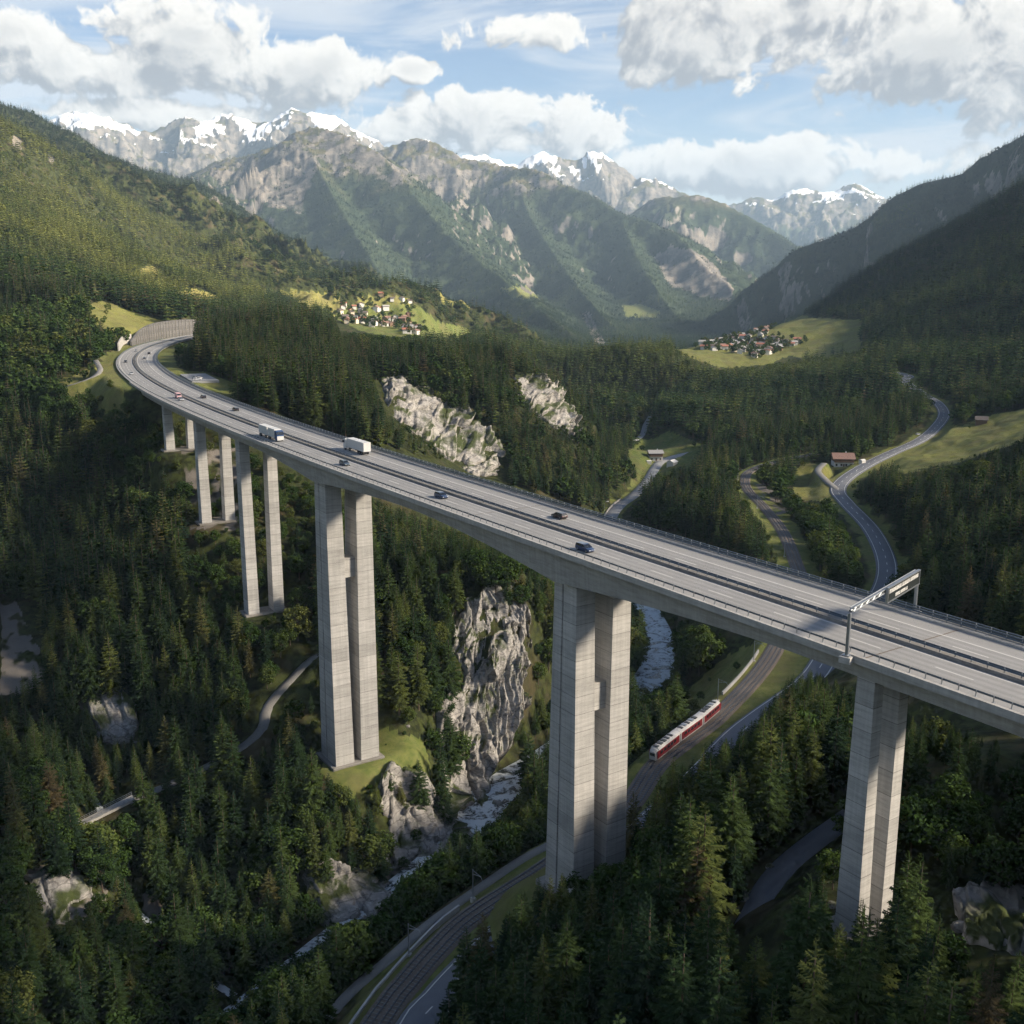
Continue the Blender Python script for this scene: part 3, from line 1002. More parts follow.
for nm in LINES:
    P, hw, bl, dz = LINES[nm]
    lo, hi = P[:, :2].min(0) - 40, P[:, :2].max(0) + 40
    m = (GX > lo[0]) & (GX < hi[0]) & (GY > lo[1]) & (GY < hi[1])
    d, zl, s, sg = poly_dist(GX[m], GY[m], P)
    mar = {'river': 2.0, 'rail': 5, 'road': 1.0, 'street': 3, 'stream': 1.0, 'cut': 3}.get(nm, 1.6)
    cl = 1 - sstep(d, hw + mar * 0.6, hw + mar + 1)
    clear[m] = np.maximum(clear[m], cl)
    if nm in ('rail', 'road', 'cut', 'lane', 'street'):
        g = 1 - sstep(d + 3 * fbm(GX[m] / 14, GY[m] / 14, 2, 8), hw + mar - 2, hw + mar + (6.5 if nm == 'road' else 2.5))
        meadow[m] = np.maximum(meadow[m], g * 0.9)
        yellow[m] = np.where(g > 0.3, np.maximum(yellow[m], 0.25), yellow[m])
# slope and rock
dzr = np.gradient(GZ, axis=0) / np.gradient(RR)[:, None]
dzt = np.gradient(GZ, axis=1) / (np.gradient(TH)[None] * rr_)
SL = np.hypot(dzr, dzt)
n_big = fbm(GX / 260, GY / 260, 4, 31)
n_mid = fbm(GX / 60, GY / 60, 4, 33)
far_w = sstep(RG, 2600, 4200)
hi_w = sstep(GZ + 160 * n_big, 400, 680) * (OWN >= 1)          # above the tree line
hi_w *= np.where(np.isin(OWN, (0, 10)), 0.35, 1.0)
rock = hi_w * sstep(SL + 0.35 * n_mid + 0.2 * n_big, 0.45, 0.9)
rock = np.maximum(rock, 0.75 * sstep(SL + 0.3 * n_mid, 1.0, 1.6) * far_w)
# named rock faces on the far mountains: outline, strength
for poly, t0, t1, k in [([(655, 258), (672, 246), (690, 248), (712, 262), (735, 290), (730, 302), (700, 296), (668, 284)], 4200, 7000, 1.0),
                        ([(205, 200), (218, 198), (224, 206), (210, 210)], 2600, 4200, 0.9), ([(246, 200), (252, 202), (262, 226), (254, 228)], 2600, 4200, 0.9), ([(224, 212), (232, 220), (226, 224)], 2600, 4200, 0.8),
                        ([(14, 135), (24, 140), (22, 150), (12, 145)], 1500, 2600, 0.8), ([(42, 150), (54, 156), (50, 165)], 1500, 2600, 0.8), ([(582, 318), (590, 312), (606, 345), (596, 348)], 1500, 5000, 0.9),
                        ([(240, 165), (300, 140), (318, 160), (300, 215), (262, 205)], 5200, 8000, 0.7), ([(350, 140), (395, 165), (400, 185), (360, 175)], 5200, 8000, 0.55),
                        ([(0, 598), (14, 596), (28, 630), (46, 662), (40, 694), (0, 694)], 300, 520, 0.85), ([(0, 505), (14, 516), (22, 566), (0, 575)], 300, 600, 0.7), ([(70, 690), (120, 696), (146, 740), (100, 744)], 300, 420, 0.62),
                        ([(10, 872), (60, 862), (110, 890), (90, 930), (30, 930)], 250, 340, 0.6), ([(180, 446), (240, 450), (240, 530), (190, 530)], 400, 540, 0.62), ([(120, 880), (160, 900), (190, 950), (150, 940)], 260, 340, 0.6),
                        ([(640, 645), (662, 640), (668, 690), (640, 700)], 400, 560, 0.6), ([(470, 770), (525, 770), (520, 840), (440, 860), (300, 990), (260, 1010), (300, 950)], 230, 420, 0.58), ([(755, 484), (775, 480), (792, 508), (776, 514)], 560, 720, 0.7)]:
    m = in_poly(PXG + 3 * n_mid, PYG + 3 * n_mid, poly) & (DG > t0) & (DG < t1)
    rock[m] = np.maximum(rock[m], k * (0.75 + 0.25 * np.clip(n_mid[m] + 0.5, 0, 1)) if t0 > 600 else k * (0.7 + 0.9 * fbm(GX[m] / 7, GY[m] / 7, 3, 77)))
sb_ = np.select([OWN == 1, OWN == 7, OWN == 9], [930, 700, 640], 9e3)
n_sn = fbm(GX / 330, GY / 330, 4, 37)
snow = sstep(GZ - sb_ - 380 * SL + 120 * n_mid, -120, 200) * sstep(n_sn + 0.25 * (GZ - sb_ - 250) / 300 - 0.35 * (SL - 0.6), -0.12, 0.22)
snow = np.maximum(snow, 0.8 * sstep(GZ + 200 * n_mid - 300 * SL, 640, 900) * np.isin(OWN, (4,)) * sstep(RG, 7300, 7900) * sstep(n_big, 0.1, 0.5))
alp = hi_w * (1 - rock)
lit_low = in_poly(PXG, PYG, [(-200, 180), (60, 190), (180, 240), (330, 292), (170, 305), (0, 265), (-200, 240)]) & (RG < 2600)
broad = np.clip(0.5 + 0.8 * fbm(GX / 90, GY / 90, 3, 51), 0, 1)

ground_me = mesh_np('terrain', np.c_[GX.ravel(), GY.ravel(), GZ.ravel()],
                    (lambda a: np.stack([a[:-1, :-1].ravel(), a[:-1, 1:].ravel(), a[1:, 1:].ravel(), a[1:, :-1].ravel()], 1))(np.arange(NT * NR_).reshape(NR_, NT)), None, True)
for nm_, chans in (('cover', (meadow, rock, snow)), ('tone', (yellow, alp, far_w))):
    ca = ground_me.color_attributes.new(nm_, 'FLOAT_COLOR', 'POINT')
    buf = np.ones((NT * NR_, 4), np.float32)
    for i, c in enumerate(chans):
        buf[:, i] = c.ravel()
    ca.data.foreach_set('color', buf.ravel())


def mat_ground():
    m, nt, b = new_mat('valley_ground')
    geo = N(nt, 'ShaderNodeNewGeometry')
    a1 = N(nt, 'ShaderNodeVertexColor', layer_name='cover')
    a2 = N(nt, 'ShaderNodeVertexColor', layer_name='tone')
    s1 = N(nt, 'ShaderNodeSeparateColor')
    s2 = N(nt, 'ShaderNodeSeparateColor')
    L(nt, a1.outputs[0], s1.inputs[0])
    L(nt, a2.outputs[0], s2.inputs[0])
    me_, ro, sn = s1.outputs
    ye, al, fa = s2.outputs

    def noise(scale, detail=6.0, rough=0.62):
        n = N(nt, 'ShaderNodeTexNoise', i_Scale=scale, i_Detail=detail, i_Roughness=rough)
        L(nt, geo.outputs['Position'], n.inputs['Vector'])
        return n.outputs['Fac']
    nA, nB, nC, nD = noise(0.35), noise(0.05), noise(0.012, 8.0), noise(0.004, 8.0)
    # forest floor and undergrowth
    floor_ = mixc(nt, smooth(nt, nA, 0.35, 0.65), (0.022, 0.026, 0.012, 1), (0.055, 0.066, 0.022, 1))
    floor_ = mixc(nt, smooth(nt, nB, 0.50, 0.68), floor_, (0.075, 0.062, 0.034, 1))
    # woods far away, read as a canopy
    vor = N(nt, 'ShaderNodeTexVoronoi', i_Scale=0.07)
    L(nt, geo.outputs['Position'], vor.inputs['Vector'])
    wood = mixc(nt, smooth(nt, nC, 0.38, 0.62), (0.022, 0.036, 0.022, 1), (0.042, 0.056, 0.027, 1))
    wood = mixc(nt, smooth(nt, vor.outputs['Color'], 0.2, 0.9), wood, (0.030, 0.044, 0.022, 1))
    base = mixc(nt, fa, floor_, wood)
    # alpine grass
    alpc = mixc(nt, smooth(nt, nC, 0.4, 0.6), (0.085, 0.082, 0.035, 1), (0.14, 0.115, 0.06, 1))
    base = mixc(nt, al, base, alpc)
    # meadows
    mg = mixc(nt, smooth(nt, nA, 0.35, 0.65), (0.070, 0.105, 0.028, 1), (0.12, 0.145, 0.042, 1))
    my = mixc(nt, smooth(nt, nA, 0.35, 0.65), (0.20, 0.19, 0.055, 1), (0.27, 0.23, 0.085, 1))
    mg = mixc(nt, ye, mg, my)
    mg = mixc(nt, math_(nt, 'MULTIPLY', smooth(nt, nB, 0.44, 0.64), 0.6), mg, (0.13, 0.115, 0.05, 1))
    base = mixc(nt, smooth(nt, me_, 0.3, 0.7), base, mg)
    # rock and snow
    rk = mixc(nt, smooth(nt, nC, 0.42, 0.6), (0.085, 0.08, 0.075, 1), (0.205, 0.18, 0.152, 1))
    rk = mixc(nt, math_(nt, 'MULTIPLY', nA, 0.5), rk, (0.15, 0.138, 0.125, 1))
    rr2 = math_(nt, 'ADD', ro, math_(nt, 'MULTIPLY', math_(nt, 'SUBTRACT', nC, 0.5), 0.9))
    base = mixc(nt, smooth(nt, rr2, 0.35, 0.6), base, rk)
    ss2 = math_(nt, 'ADD', sn, math_(nt, 'MULTIPLY', math_(nt, 'SUBTRACT', nD, 0.5), 0.8))
    base = mixc(nt, smooth(nt, ss2, 0.4, 0.55), base, (0.80, 0.82, 0.85, 1))
    L(nt, base, b.inputs['Base Color'])
    b.inputs['Roughness'].default_value = 0.95
    b.inputs['Specular IOR Level'].default_value = 0.1
    bp = N(nt, 'ShaderNodeBump', i_Strength=0.5, i_Distance=0.5)
    L(nt, nA, bp.inputs['Height'])
    bp2 = N(nt, 'ShaderNodeBump', i_Distance=14.0)
    L(nt, math_(nt, 'MULTIPLY', fa, 0.8), bp2.inputs['Strength'])
    hh = math_(nt, 'SUBTRACT', nC, math_(nt, 'MULTIPLY', vor.outputs['Distance'], 0.05))
    L(nt, hh, bp2.inputs['Height'])
    L(nt, bp.outputs[0], bp2.inputs['Normal'])
    L(nt, bp2.outputs[0], b.inputs['Normal'])
    return m


ground_me.materials.append(mat_ground())
tag(link('terrain', ground_me), 'wooded alpine valley floor, slopes and mountains', None, None, 'structure')

# ------------------------------------------------------------------ the viaduct
SP = [s_of_F(p[0]) for p in PIERS]
S0, S1 = s_of_F(20), S_MAX - 2
S_ABUT = s_of_F(548)


def deck_depth(s):
    d = 3.7
    for sp, al, h, l0, l1 in ((SP[1], 5.5, 4.1, 70, 62), (SP[2], 4.7, 3.3, 62, 58)):
        q = s - (sp + al)
        w = l0 if q < 0 else l1
        d = max(d, 3.7 + h * max(0, 1 - abs(q) / w) ** 1.7)
    return d


def stations(a, b, step):
    return np.linspace(a, b, max(2, int((b - a) / step) + 1))


VIA = tag(empty('motorway_viaduct', deck_pt(SP[1], 13, -80)), 'long grey concrete motorway viaduct on tall twin column piers crossing the wooded gorge', 'viaduct')
VOFF = Vector(VIA.location)


def via_build(mb, name, mat, parent=None, **kw):
    par = parent or VIA
    mb.v = [(v[0] - VOFF.x, v[1] - VOFF.y, v[2] - VOFF.z) for v in mb.v]
    return mb.build(name, mat, par, **kw)


def strip(mb, sa, sb, prof, step=6.0, mi=0):
    """sweep a closed (u, z) profile along the deck"""
    mb.sweep([[deck_pt(s, u, z) for u, z in prof] for s in stations(sa, sb, step)], True, mi)


# box girder and slab
mb = MB()
secs = []
for s in stations(S0, S_ABUT, 4.0):
    d = deck_depth(s)
    secs.append([deck_pt(s, u, z) for u, z in ((0.5, -0.75), (1.7, -1.15), (2.1, -d), (23.9, -d), (24.3, -1.15), (25.5, -0.75), (25.5, -0.12), (0.5, -0.12))])
mb.sweep(secs, True)
via_build(mb, 'deck_girder', M_CONC_GIRDER)
for u0, u1 in ((0.0, 0.62), (25.4, 26.1)):
    mb = MB()
    strip(mb, S0, S_ABUT + 6, [(u0, -0.95), (u1, -0.95), (u1, 0.22), (u0, 0.22)], 4.0)
    via_build(mb, 'edge_beam', M_CONC_BEAM)
mb = MB()
strip(mb, S0, S1, [(23.7, -0.1), (24.15, -0.1), (24.15, 0.32), (23.7, 0.32)], 5.0)
strip(mb, S0, S1, [(24.15, -0.1), (25.4, -0.1), (25.4, 0.20), (24.15, 0.20)], 5.0)
via_build(mb, 'kerb', M_CONC_BEAM)
mb = MB()
for ua, ub in ((0.62, 10.45), (13.0, 23.7)):
    us = np.linspace(ua, ub, 26)
    strip(mb, S0, S1, [(ua, -0.115), (ub, -0.115)] + [(u, 0.0) for u in us[::-1]], 5.0)
prof_u = ([0.62, 10.45] + list(np.linspace(0.62, 10.45, 26)[::-1]))
prof_u2 = ([13.0, 23.7] + list(np.linspace(13.0, 23.7, 26)[::-1]))
nrow = len(mb.v) // 2 // 28
wear = []
for pu in (prof_u, prof_u2):
    row = []
    for u in pu:
        lanes = (4.65, 8.15) if u < 11 else (14.9, 17.95)
        w = max(math.exp(-((u - c - sd * 0.85) / 0.42) ** 2) for c in lanes for sd in (-1, 1))
        row.append(w if u < 20 else 0.35 * (u > 20.5))
    wear += row * nrow
cw = via_build(mb, 'carriageway', M_ASPH)
at_ = cw.data.attributes.new('wear', 'FLOAT', 'POINT')
at_.data.foreach_set('value', np.array(wear, np.float32)[:len(cw.data.vertices)])
mb = MB()
strip(mb, S0, S1, [(10.45, -0.115), (13.0, -0.115), (13.0, 0.06), (10.45, 0.06)], 5.0)
strip(mb, S0, S1, [(10.6, 0.06), (11.15, 0.06), (11.0, 0.55), (10.75, 0.55)], 5.0)
via_build(mb, 'median_strip', M_CONC_DARK)
mb = MB()


def line(s0, s1, u, w, step=5.0):
    mb.sweep([[deck_pt(s, u - w / 2, 0.012), deck_pt(s, u + w / 2, 0.012)] for s in stations(s0, s1, step)], False, 0, False)


for u in (2.9, 9.9, 13.45, 19.6):
    line(S0, S1, u, 0.24)
s = S0 + 3
while s < s_of_F(900):
    line(s, s + 6, 6.4, 0.2, 3)
    line(s + 4, s + 10, 16.3, 0.2, 3)
    s += 15.5
via_build(mb, 'lane_marking', M_LINE)
for s in (SP[0] + 1, SP[1] + 40, SP[2] + 30):
    for ua, ub in ((0.7, 10.4), (13.1, 23.6)):
        mb = MB()
        mb.sweep([[deck_pt(s, u, 0.006), deck_pt(s + 0.3, u, 0.006)] for u in (ua, ub)], False, 0, False)
        via_build(mb, 'expansion_joint', M_BALLAST)


def column_rings(s, al0, al1, u0, w0, u1, w1, zt, zb, notch, n=9):
    rings = []
    for i in range(n):
        t = i / (n - 1)
        z = zt + (zb - zt) * t
        al, w, uu = al0 + (al1 - al0) * t, w0 + (w1 - w0) * t, u0 + (u1 - u0) * t
        sa = s - 0.3 * t
        pr = [(0, uu), (0, uu + w), (al, uu + w), (al, uu)]
        if notch:
            a = al * 0.60
            pr += [(a + 0.3, uu), (a + 0.3, uu + 0.35), (a - 0.3, uu + 0.35), (a - 0.3, uu)]
        T, q0 = deck_dir(s), deck_pt(s, 0)
        nx = np.array([T[1], -T[0]])
        rings.append([(q0[0] + T[0] * (a_ + sa - s) + nx[0] * b_, q0[1] + T[1] * (a_ + sa - s) + nx[1] * b_, z) for a_, b_ in pr])
    return rings


for (F, un, zb, al, ab, wt, wb, gap, cb) in PIERS:
    s = s_of_F(F)
    zt = DECK_Z - deck_depth(s + al / 2) + 0.15
    mb = MB()
    notch = F > 200 and F < 330
    mb.sweep(column_rings(s, al, ab, un, wt, un, wb, zt, zb - 2, notch), True)
    uf = un + gap
    mb.sweep(column_rings(s, al, ab, uf, wt, uf - (wb - wt), wb, zt, zb - 2, False), True)
    pier = via_build(mb, 'pier', M_CONC)
    T = deck_dir(s)
    if cb:
        mb = MB()
        q = [deck_pt(s + a, u) for a, u in ((1.6, un + wt - 0.3), (1.6, uf + 0.3), (al - 1.6, uf + 0.3), (al - 1.6, un + wt - 0.3))]
        mb.frustum([(p[0], p[1], cb - 3.1) for p in q], [(p[0], p[1], cb + 3.1) for p in q])
        via_build(mb, 'crossbeam', M_CONC, pier)
    mb = MB()
    m_ = 1.5 if F > 140 else 1
    q = [deck_pt(s + a, u) for a, u in ((-m_, un - m_), (-m_, uf + wt + m_), (ab + m_, uf + wt + m_), (ab + m_, un - m_))]
    mb.frustum([(p[0], p[1], zb - 6) for p in q], [(p[0], p[1], zb + 0.35) for p in q])
    via_build(mb, 'footing', M_CONC_DARK, pier, bevel=0.3)
# abutment where the deck meets the hillside
mb = MB()
q = [deck_pt(S_ABUT - a, u) for a, u in ((8, 2.2), (8, 23.8), (-14, 23.8), (-14, 2.2))]
mb.frustum([(p[0], p[1], DECK_Z - 16) for p in q], [(p[0], p[1], DECK_Z - 3.6) for p in q])
q = [deck_pt(S_ABUT - a, u) for a, u in ((-2, 1.0), (-2, 25.0), (-13, 25.0), (-13, 1.0))]
mb.frustum([(p[0], p[1], DECK_Z - 3.6) for p in q], [(p[0], p[1], DECK_Z - 0.2) for p in q])
via_build(mb, 'abutment', M_CONC)


# ------------------------------------------------------------------ steel guardrails (each a thing: rails, posts)
def w_beam(mb, sa, sb, u, z, side=1, h=0.31, step=5.0):
    strip(mb, sa, sb, [(u, z - h / 2), (u + side * 0.05, z - h / 3), (u, z), (u + side * 0.05, z + h / 3), (u, z + h / 2), (u - side * 0.04, z + h / 2), (u - side * 0.04, z - h / 2)], step)


def guardrail(name, label, us, z0, rails, post_u, step, s_end, height, group='steel guardrails along the motorway'):
    root = tag(empty(name, deck_pt(S0, us, z0)), label, 'guardrail', group)
    off = Vector(root.location)

    def bld(mb, nm, mat):
        mb.v = [(v[0] - off.x, v[1] - off.y, v[2] - off.z) for v in mb.v]
        return mb.build(nm, mat, root)
    for (u, z, side) in rails:
        mb = MB()
        if side:
            w_beam(mb, S0, s_end, u, z, side)
        else:
            strip(mb, S0, s_end, [(u - 0.08, z - 0.09), (u + 0.08, z - 0.09), (u + 0.08, z + 0.09), (u - 0.08, z + 0.09)], 5.0)
        bld(mb, 'rail', M_RAILBLUE)
    ss = np.arange(S0 + 1, s_end - 1, step)
    vis = [s_ for s_ in ss if deck_pt(s_, us)[1] > 118]
    first, rest = vis[:95], vis[95:]
    proto = None
    for s_ in first:
        if proto is None:
            m = MB()
            m.box(-0.06, 0.06, -0.08, 0.08, 0, height)
            m.box(-0.16, 0.16, -0.16, 0.16, 0, 0.03)
            proto = m.build('post', M_STEEL, root)
            o = proto
        else:
            o = bpy.data.objects.new('post', proto.data)
            COL.objects.link(o)
            o.parent = root
        T = deck_dir(s_)
        o.location = Vector(deck_pt(s_, post_u, z0)) - off
        o.rotation_euler = (0, 0, math.atan2(T[1], T[0]))
    if rest:
        m = MB()
        for s_ in rest:
            p = deck_pt(s_, post_u, z0)
            T = deck_dir(s_)
            M4 = Matrix.Translation(Vector(p) - off) @ Matrix.Rotation(math.atan2(T[1], T[0]), 4, 'Z')
            m.box(-0.06, 0.06, -0.08, 0.08, 0, height, 0, M4)
        o = m.build('post', M_STEEL, root)
        o['kind'] = 'stuff'
    return root


guardrail('guardrail', 'blue grey steel guardrail with single beam and posts on the viaduct edge nearest the camera', 1.5, 0.0, [(1.5, 0.72, 1)], 1.35, 2.6, s_of_F(900), 0.86)
guardrail('guardrail', 'double steel guardrail with paired beams on the brown median strip between the carriageways', 11.9, 0.06, [(11.7, 0.78, -1), (12.45, 0.78, 1)], 12.08, 2.6, s_of_F(930), 0.9)
guardrail('guardrail', 'tall multi bar steel guardrail behind the far kerb of the viaduct', 24.8, 0.2, [(24.6, 0.75, -1), (24.7, 1.25, 0), (25.6, 0.75, 0), (25.6, 1.3, 0), (25.6, 0.45, 0)], 25.1, 2.6, s_of_F(900), 1.35)


# ------------------------------------------------------------------ sign gantry over the deck
def gantry():
    a, b = Vector(deck_pt(s_of_F(152.0), -0.55, 0.1)), Vector(deck_pt(s_of_F(158.4), 26.2, 0.1))
    root = tag(empty('sign_gantry', a), 'grey steel sign gantry with a dark two line message panel spanning the deck', 'gantry')
    d = b - a
    hgt = 7.0
    L_ = d.length
    ang = math.atan2(d.y, d.x)
    root.rotation_euler = (0, 0, ang)      # local x runs across the deck, local -y faces the camera or away
    for x in (0, L_):
        mb = MB()
        mb.tube([(x, 0, 0), (x, 0, hgt - 0.5), (x + (0.2 if x == 0 else -0.2), 0, hgt - 0.15), (x + (0.7 if x == 0 else -0.7), 0, hgt)], 0.30, 12, 0, True, 0.24)
        mb.box(x - 0.55, x + 0.55, -0.55, 0.55, -0.05, 0.12)
        mb.build('post', M_STEEL, root, smooth_=False)
        mb = MB()
        mb.box(x - 0.9, x + 0.9, -0.9, 0.9, -1.1, -0.05)
        mb.build('bracket', M_CONC_BEAM, root, bevel=0.08)
    mb = MB()
    for y in (-0.28, 0.28):
        for z in (hgt - 0.28, hgt + 0.28):
            mb.tube([(0.6, y, z), (L_ - 0.6, y, z)], 0.09, 6)
    k = 0
    for x in np.arange(0.6, L_ - 1.5, 1.2):
        mb.tube([(x, -0.28, hgt + (0.28 if k else -0.28)), (x + 1.2, -0.28, hgt + (-0.28 if k else 0.28))], 0.045, 5)
        mb.tube([(x, 0.28, hgt + (0.28 if k else -0.28)), (x + 1.2, 0.28, hgt + (-0.28 if k else 0.28))], 0.045, 5)
        k = 1 - k
    mb.box(0.5, L_ - 0.5, -0.2, 0.2, hgt - 0.22, hgt + 0.22)
    mb.build('truss_beam', M_STEEL, root)
    x0, x1 = L_ * 0.46, L_ * 0.955
    z0, z1 = hgt - 1.8, hgt + 0.55
    mb = MB()
    mb.box(x0, x1, -0.75, -0.45, z0, z1)
    pn = mb.build('message_panel', M_PANEL, root, bevel=0.03)
    mb = MB()
    for zz in (z0, z1):
        mb.box(x0 - 0.1, x1 + 0.1, -0.85, -0.4, zz - 0.1, zz + 0.1)
    for xx in (x0, x1):
        mb.box(xx - 0.08, xx + 0.08, -0.82, -0.42, z0 + 0.1, z1 - 0.1)
    mb.build('frame', M_STEEL, pn)
    mb = MB()
    rr = random.Random(5)
    for (za, zc, xa, xb) in ((z1 - 1.0, z1 - 0.35, x0 + 0.6, x1 - 0.7), (z0 + 0.3, z0 + 0.85, x0 + 3.3, x0 + 8.0)):
        x = xa
        while x < xb:
            w = rr.uniform(0.38, 0.5)
            # strokes of one worn, unreadable letter
            mb.box(x, x + 0.14, -0.775, -0.75, za, zc)
            mb.box(x + w - 0.14, x + w, -0.775, -0.75, za, zc)
            zz = rr.choice((za, (za + zc) / 2 - 0.07, zc - 0.14))
            mb.box(x + 0.14, x + w - 0.14, -0.775, -0.75, zz, zz + 0.14)
            x += w + (0.09 if rr.random() > 0.12 else 0.3)
    mb.build('lettering', M_WHITE, pn)
    return root


M_PANEL = plain('dark_panel', (0.022, 0.027, 0.027), 0.7, spec=0.1)
gantry()

# ------------------------------------------------------------------ river, stream, roads, railway
def ribbon(name, P, prof, mat, label, kind='structure', step=3.0, mats=None):
    """sweep an open (offset, height) profile along a centre line lying on the ground"""
    Q = resample(P, step)
    T = np.gradient(Q[:, :2], axis=0)
    T /= np.linalg.norm(T, axis=1)[:, None]
    Nn = np.c_[T[:, 1], -T[:, 0]]
    mb = MB()
    mb.sweep([[(q[0] + n_[0] * u, q[1] + n_[1] * u, q[2] + z) for u, z in prof] for q, n_ in zip(Q, Nn)], False, 0, False)
    o = mb.build(name, mat, None, smooth_=True)
    tag(o, label, None, None, kind)
    return o, Q, Nn


def mat_water():
    m, nt, b = new_mat('mountain_water')
    geo = N(nt, 'ShaderNodeNewGeometry')
    n1 = N(nt, 'ShaderNodeTexNoise', i_Scale=0.16, i_Detail=8.0, i_Roughness=0.7, i_Distortion=1.2)
    L(nt, geo.outputs['Position'], n1.inputs['Vector'])
    n2 = N(nt, 'ShaderNodeTexNoise', i_Scale=0.9, i_Detail=5.0, i_Roughness=0.6)
    L(nt, geo.outputs['Position'], n2.inputs['Vector'])
    foam = smooth(nt, math_(nt, 'MULTIPLY_ADD', n2.outputs['Fac'], 0.35, n1.outputs['Fac']), 0.57, 0.71)
    c = mixc(nt, foam, (0.045, 0.06, 0.06, 1), (0.62, 0.66, 0.67, 1))
    L(nt, c, b.inputs['Base Color'])
    L(nt, math_(nt, 'MULTIPLY_ADD', foam, 0.5, 0.22), b.inputs['Roughness'])
    bp = N(nt, 'ShaderNodeBump', i_Strength=0.6, i_Distance=0.3)
    L(nt, n2.outputs['Fac'], bp.inputs['Height'])
    L(nt, bp.outputs[0], b.inputs['Normal'])
    return m


M_STREET = mat_asphalt('pale_street', (0.30, 0.30, 0.30), 0.15)
M_WATER = mat_water()
ribbon('river', RIVER, [(-8, -0.5), (-4, -0.42), (0, -0.4), (4, -0.42), (8, -0.5)], M_WATER, 'pale mountain river with white rapids at the bottom of the gorge')
ribbon('stream', STREAM, [(-1.1, -0.55), (0, -0.5), (1.1, -0.55)], M_WATER, 'thin white stream running down the side gully')
ribbon('road', ROAD, [(-4.9, -0.35), (-4.5, 0.06), (0, 0.13), (4.5, 0.06), (4.9, -0.35)], M_ROAD, 'two lane valley road with white edge lines')
Q = LINES['road'][0]
T_ = np.gradient(Q[:, :2], axis=0)
T_ /= np.linalg.norm(T_, axis=1)[:, None]
NQ = np.c_[T_[:, 1], -T_[:, 0]]
mb = MB()
for u in (-3.75, 3.75):
    mb.sweep([[(q[0] + n_[0] * (u + e), q[1] + n_[1] * (u + e), q[2] + 0.125) for e in (-0.14, 0.14)] for q, n_ in zip(Q, NQ)], False, 0, False)
for i in range(2, len(Q) - 2, 3):
    mb.sweep([[(Q[j, 0] + NQ[j, 0] * e, Q[j, 1] + NQ[j, 1] * e, Q[j, 2] + 0.15) for e in (-0.13, 0.13)] for j in (i, i + 1)], False, 0, False)
tag(mb.build('road_marking', M_LINE), 'white edge and centre lines of the valley road', None, None, 'structure')
for nm, P, w, mat, lab in (('forest_road', PATH_FOREST, 2.2, M_ROAD, 'narrow grey forest road near the right pier'), ('service_path', PATH_SERVICE, 1.2, M_PATH, 'gravel path beside the railway'),
                           ('hill_path', PATH_SLOPE, 1.7, M_PATH, 'grey footpath down the wooded hillside'), ('street', STREET_RIVER, 4.0, M_STREET, 'pale grey riverside road'), ('street', STREET_UP, 2.6, M_STREET, 'narrow pale road above the riverside house'), ('lane', HOUSE_LANE, 2.0, M_PATH, 'short lane to the brown roofed house'),
                           ('meadow_path', PATH_MEADOW, 1.3, M_PATH, 'earth track across the left meadow')):
    ribbon(nm, P, [(-w - 0.25, -0.5), (-w, 0.05), (0, 0.12), (w, 0.05), (w + 0.25, -0.5)], mat, lab)
ribbon('railway', RAIL, [(-4.0, -0.7), (-3.1, 0.05), (3.1, 0.05), (4.0, -0.7)], M_BALLAST, 'double track railway bed of dark ballast')
RQ = LINES['rail'][0]
T_ = np.gradient(RQ[:, :2], axis=0)
T_ /= np.linalg.norm(T_, axis=1)[:, None]
RN = np.c_[T_[:, 1], -T_[:, 0]]
mb = MB()
for u in (-2.3, -0.85, 0.85, 2.3):
    mb.sweep([[(q[0] + n_[0] * (u + a), q[1] + n_[1] * (u + a), q[2] + z) for a, z in ((-0.05, 0.1), (-0.05, 0.3), (0.05, 0.3), (0.05, 0.1))] for q, n_ in zip(RQ, RN)], True, 0, True)
tag(mb.build('rail_track', M_RAILBLUE), 'steel rails of the double track line', None, None, 'structure')
M_SLEEP = plain('sleeper_concrete', (0.19, 0.175, 0.16), 0.8, var=0.2)
mb = MB()
seg = np.r_[0, np.cumsum(np.linalg.norm(np.diff(RQ[:, :2], axis=0), axis=1))]
for s_ in np.arange(1, seg[-1] - 1, 1.1):
    q = np.array([np.interp(s_, seg, RQ[:, k]) for k in range(3)])
    n_ = np.array([np.interp(s_, seg, RN[:, k]) for k in range(2)])
    M4 = Matrix.Translation(q) @ Matrix.Rotation(math.atan2(n_[1], n_[0]), 4, 'Z')
    for u in (-1.58, 1.58):
        mb.box(u - 1.25, u + 1.25, -0.14, 0.14, 0.02, 0.12, 0, M4)
tag(mb.build('railway_sleepers', M_SLEEP), 'concrete sleepers under the rails', None, None, 'stuff')


def on_line(P, N_, s_, u=0.0, z=0.0):
    sg = np.r_[0, np.cumsum(np.linalg.norm(np.diff(P[:, :2], axis=0), axis=1))]
    q = np.array([np.interp(s_, sg, P[:, k]) for k in range(3)])
    n_ = np.array([np.interp(s_, sg, N_[:, k]) for k in range(2)])
    n_ /= np.linalg.norm(n_)
    return np.array([q[0] + n_[0] * u, q[1] + n_[1] * u, q[2] + z]), np.array([-n_[1], n_[0]])


def s_near(P, p):
    sg = np.r_[0, np.cumsum(np.linalg.norm(np.diff(P[:, :2], axis=0), axis=1))]
    return sg[np.argmin(np.hypot(P[:, 0] - p[0], P[:, 1] - p[1]))]


# ------------------------------------------------------------------ train
M_TRAINRED = plain('train_red', (0.17, 0.014, 0.018), 0.35, coat=0.3)
M_TRAINWHITE = plain('train_white', (0.46, 0.45, 0.44), 0.45, coat=0.1)
M_ROOFGREY = plain('equipment_grey', (0.06, 0.065, 0.07), 0.6)


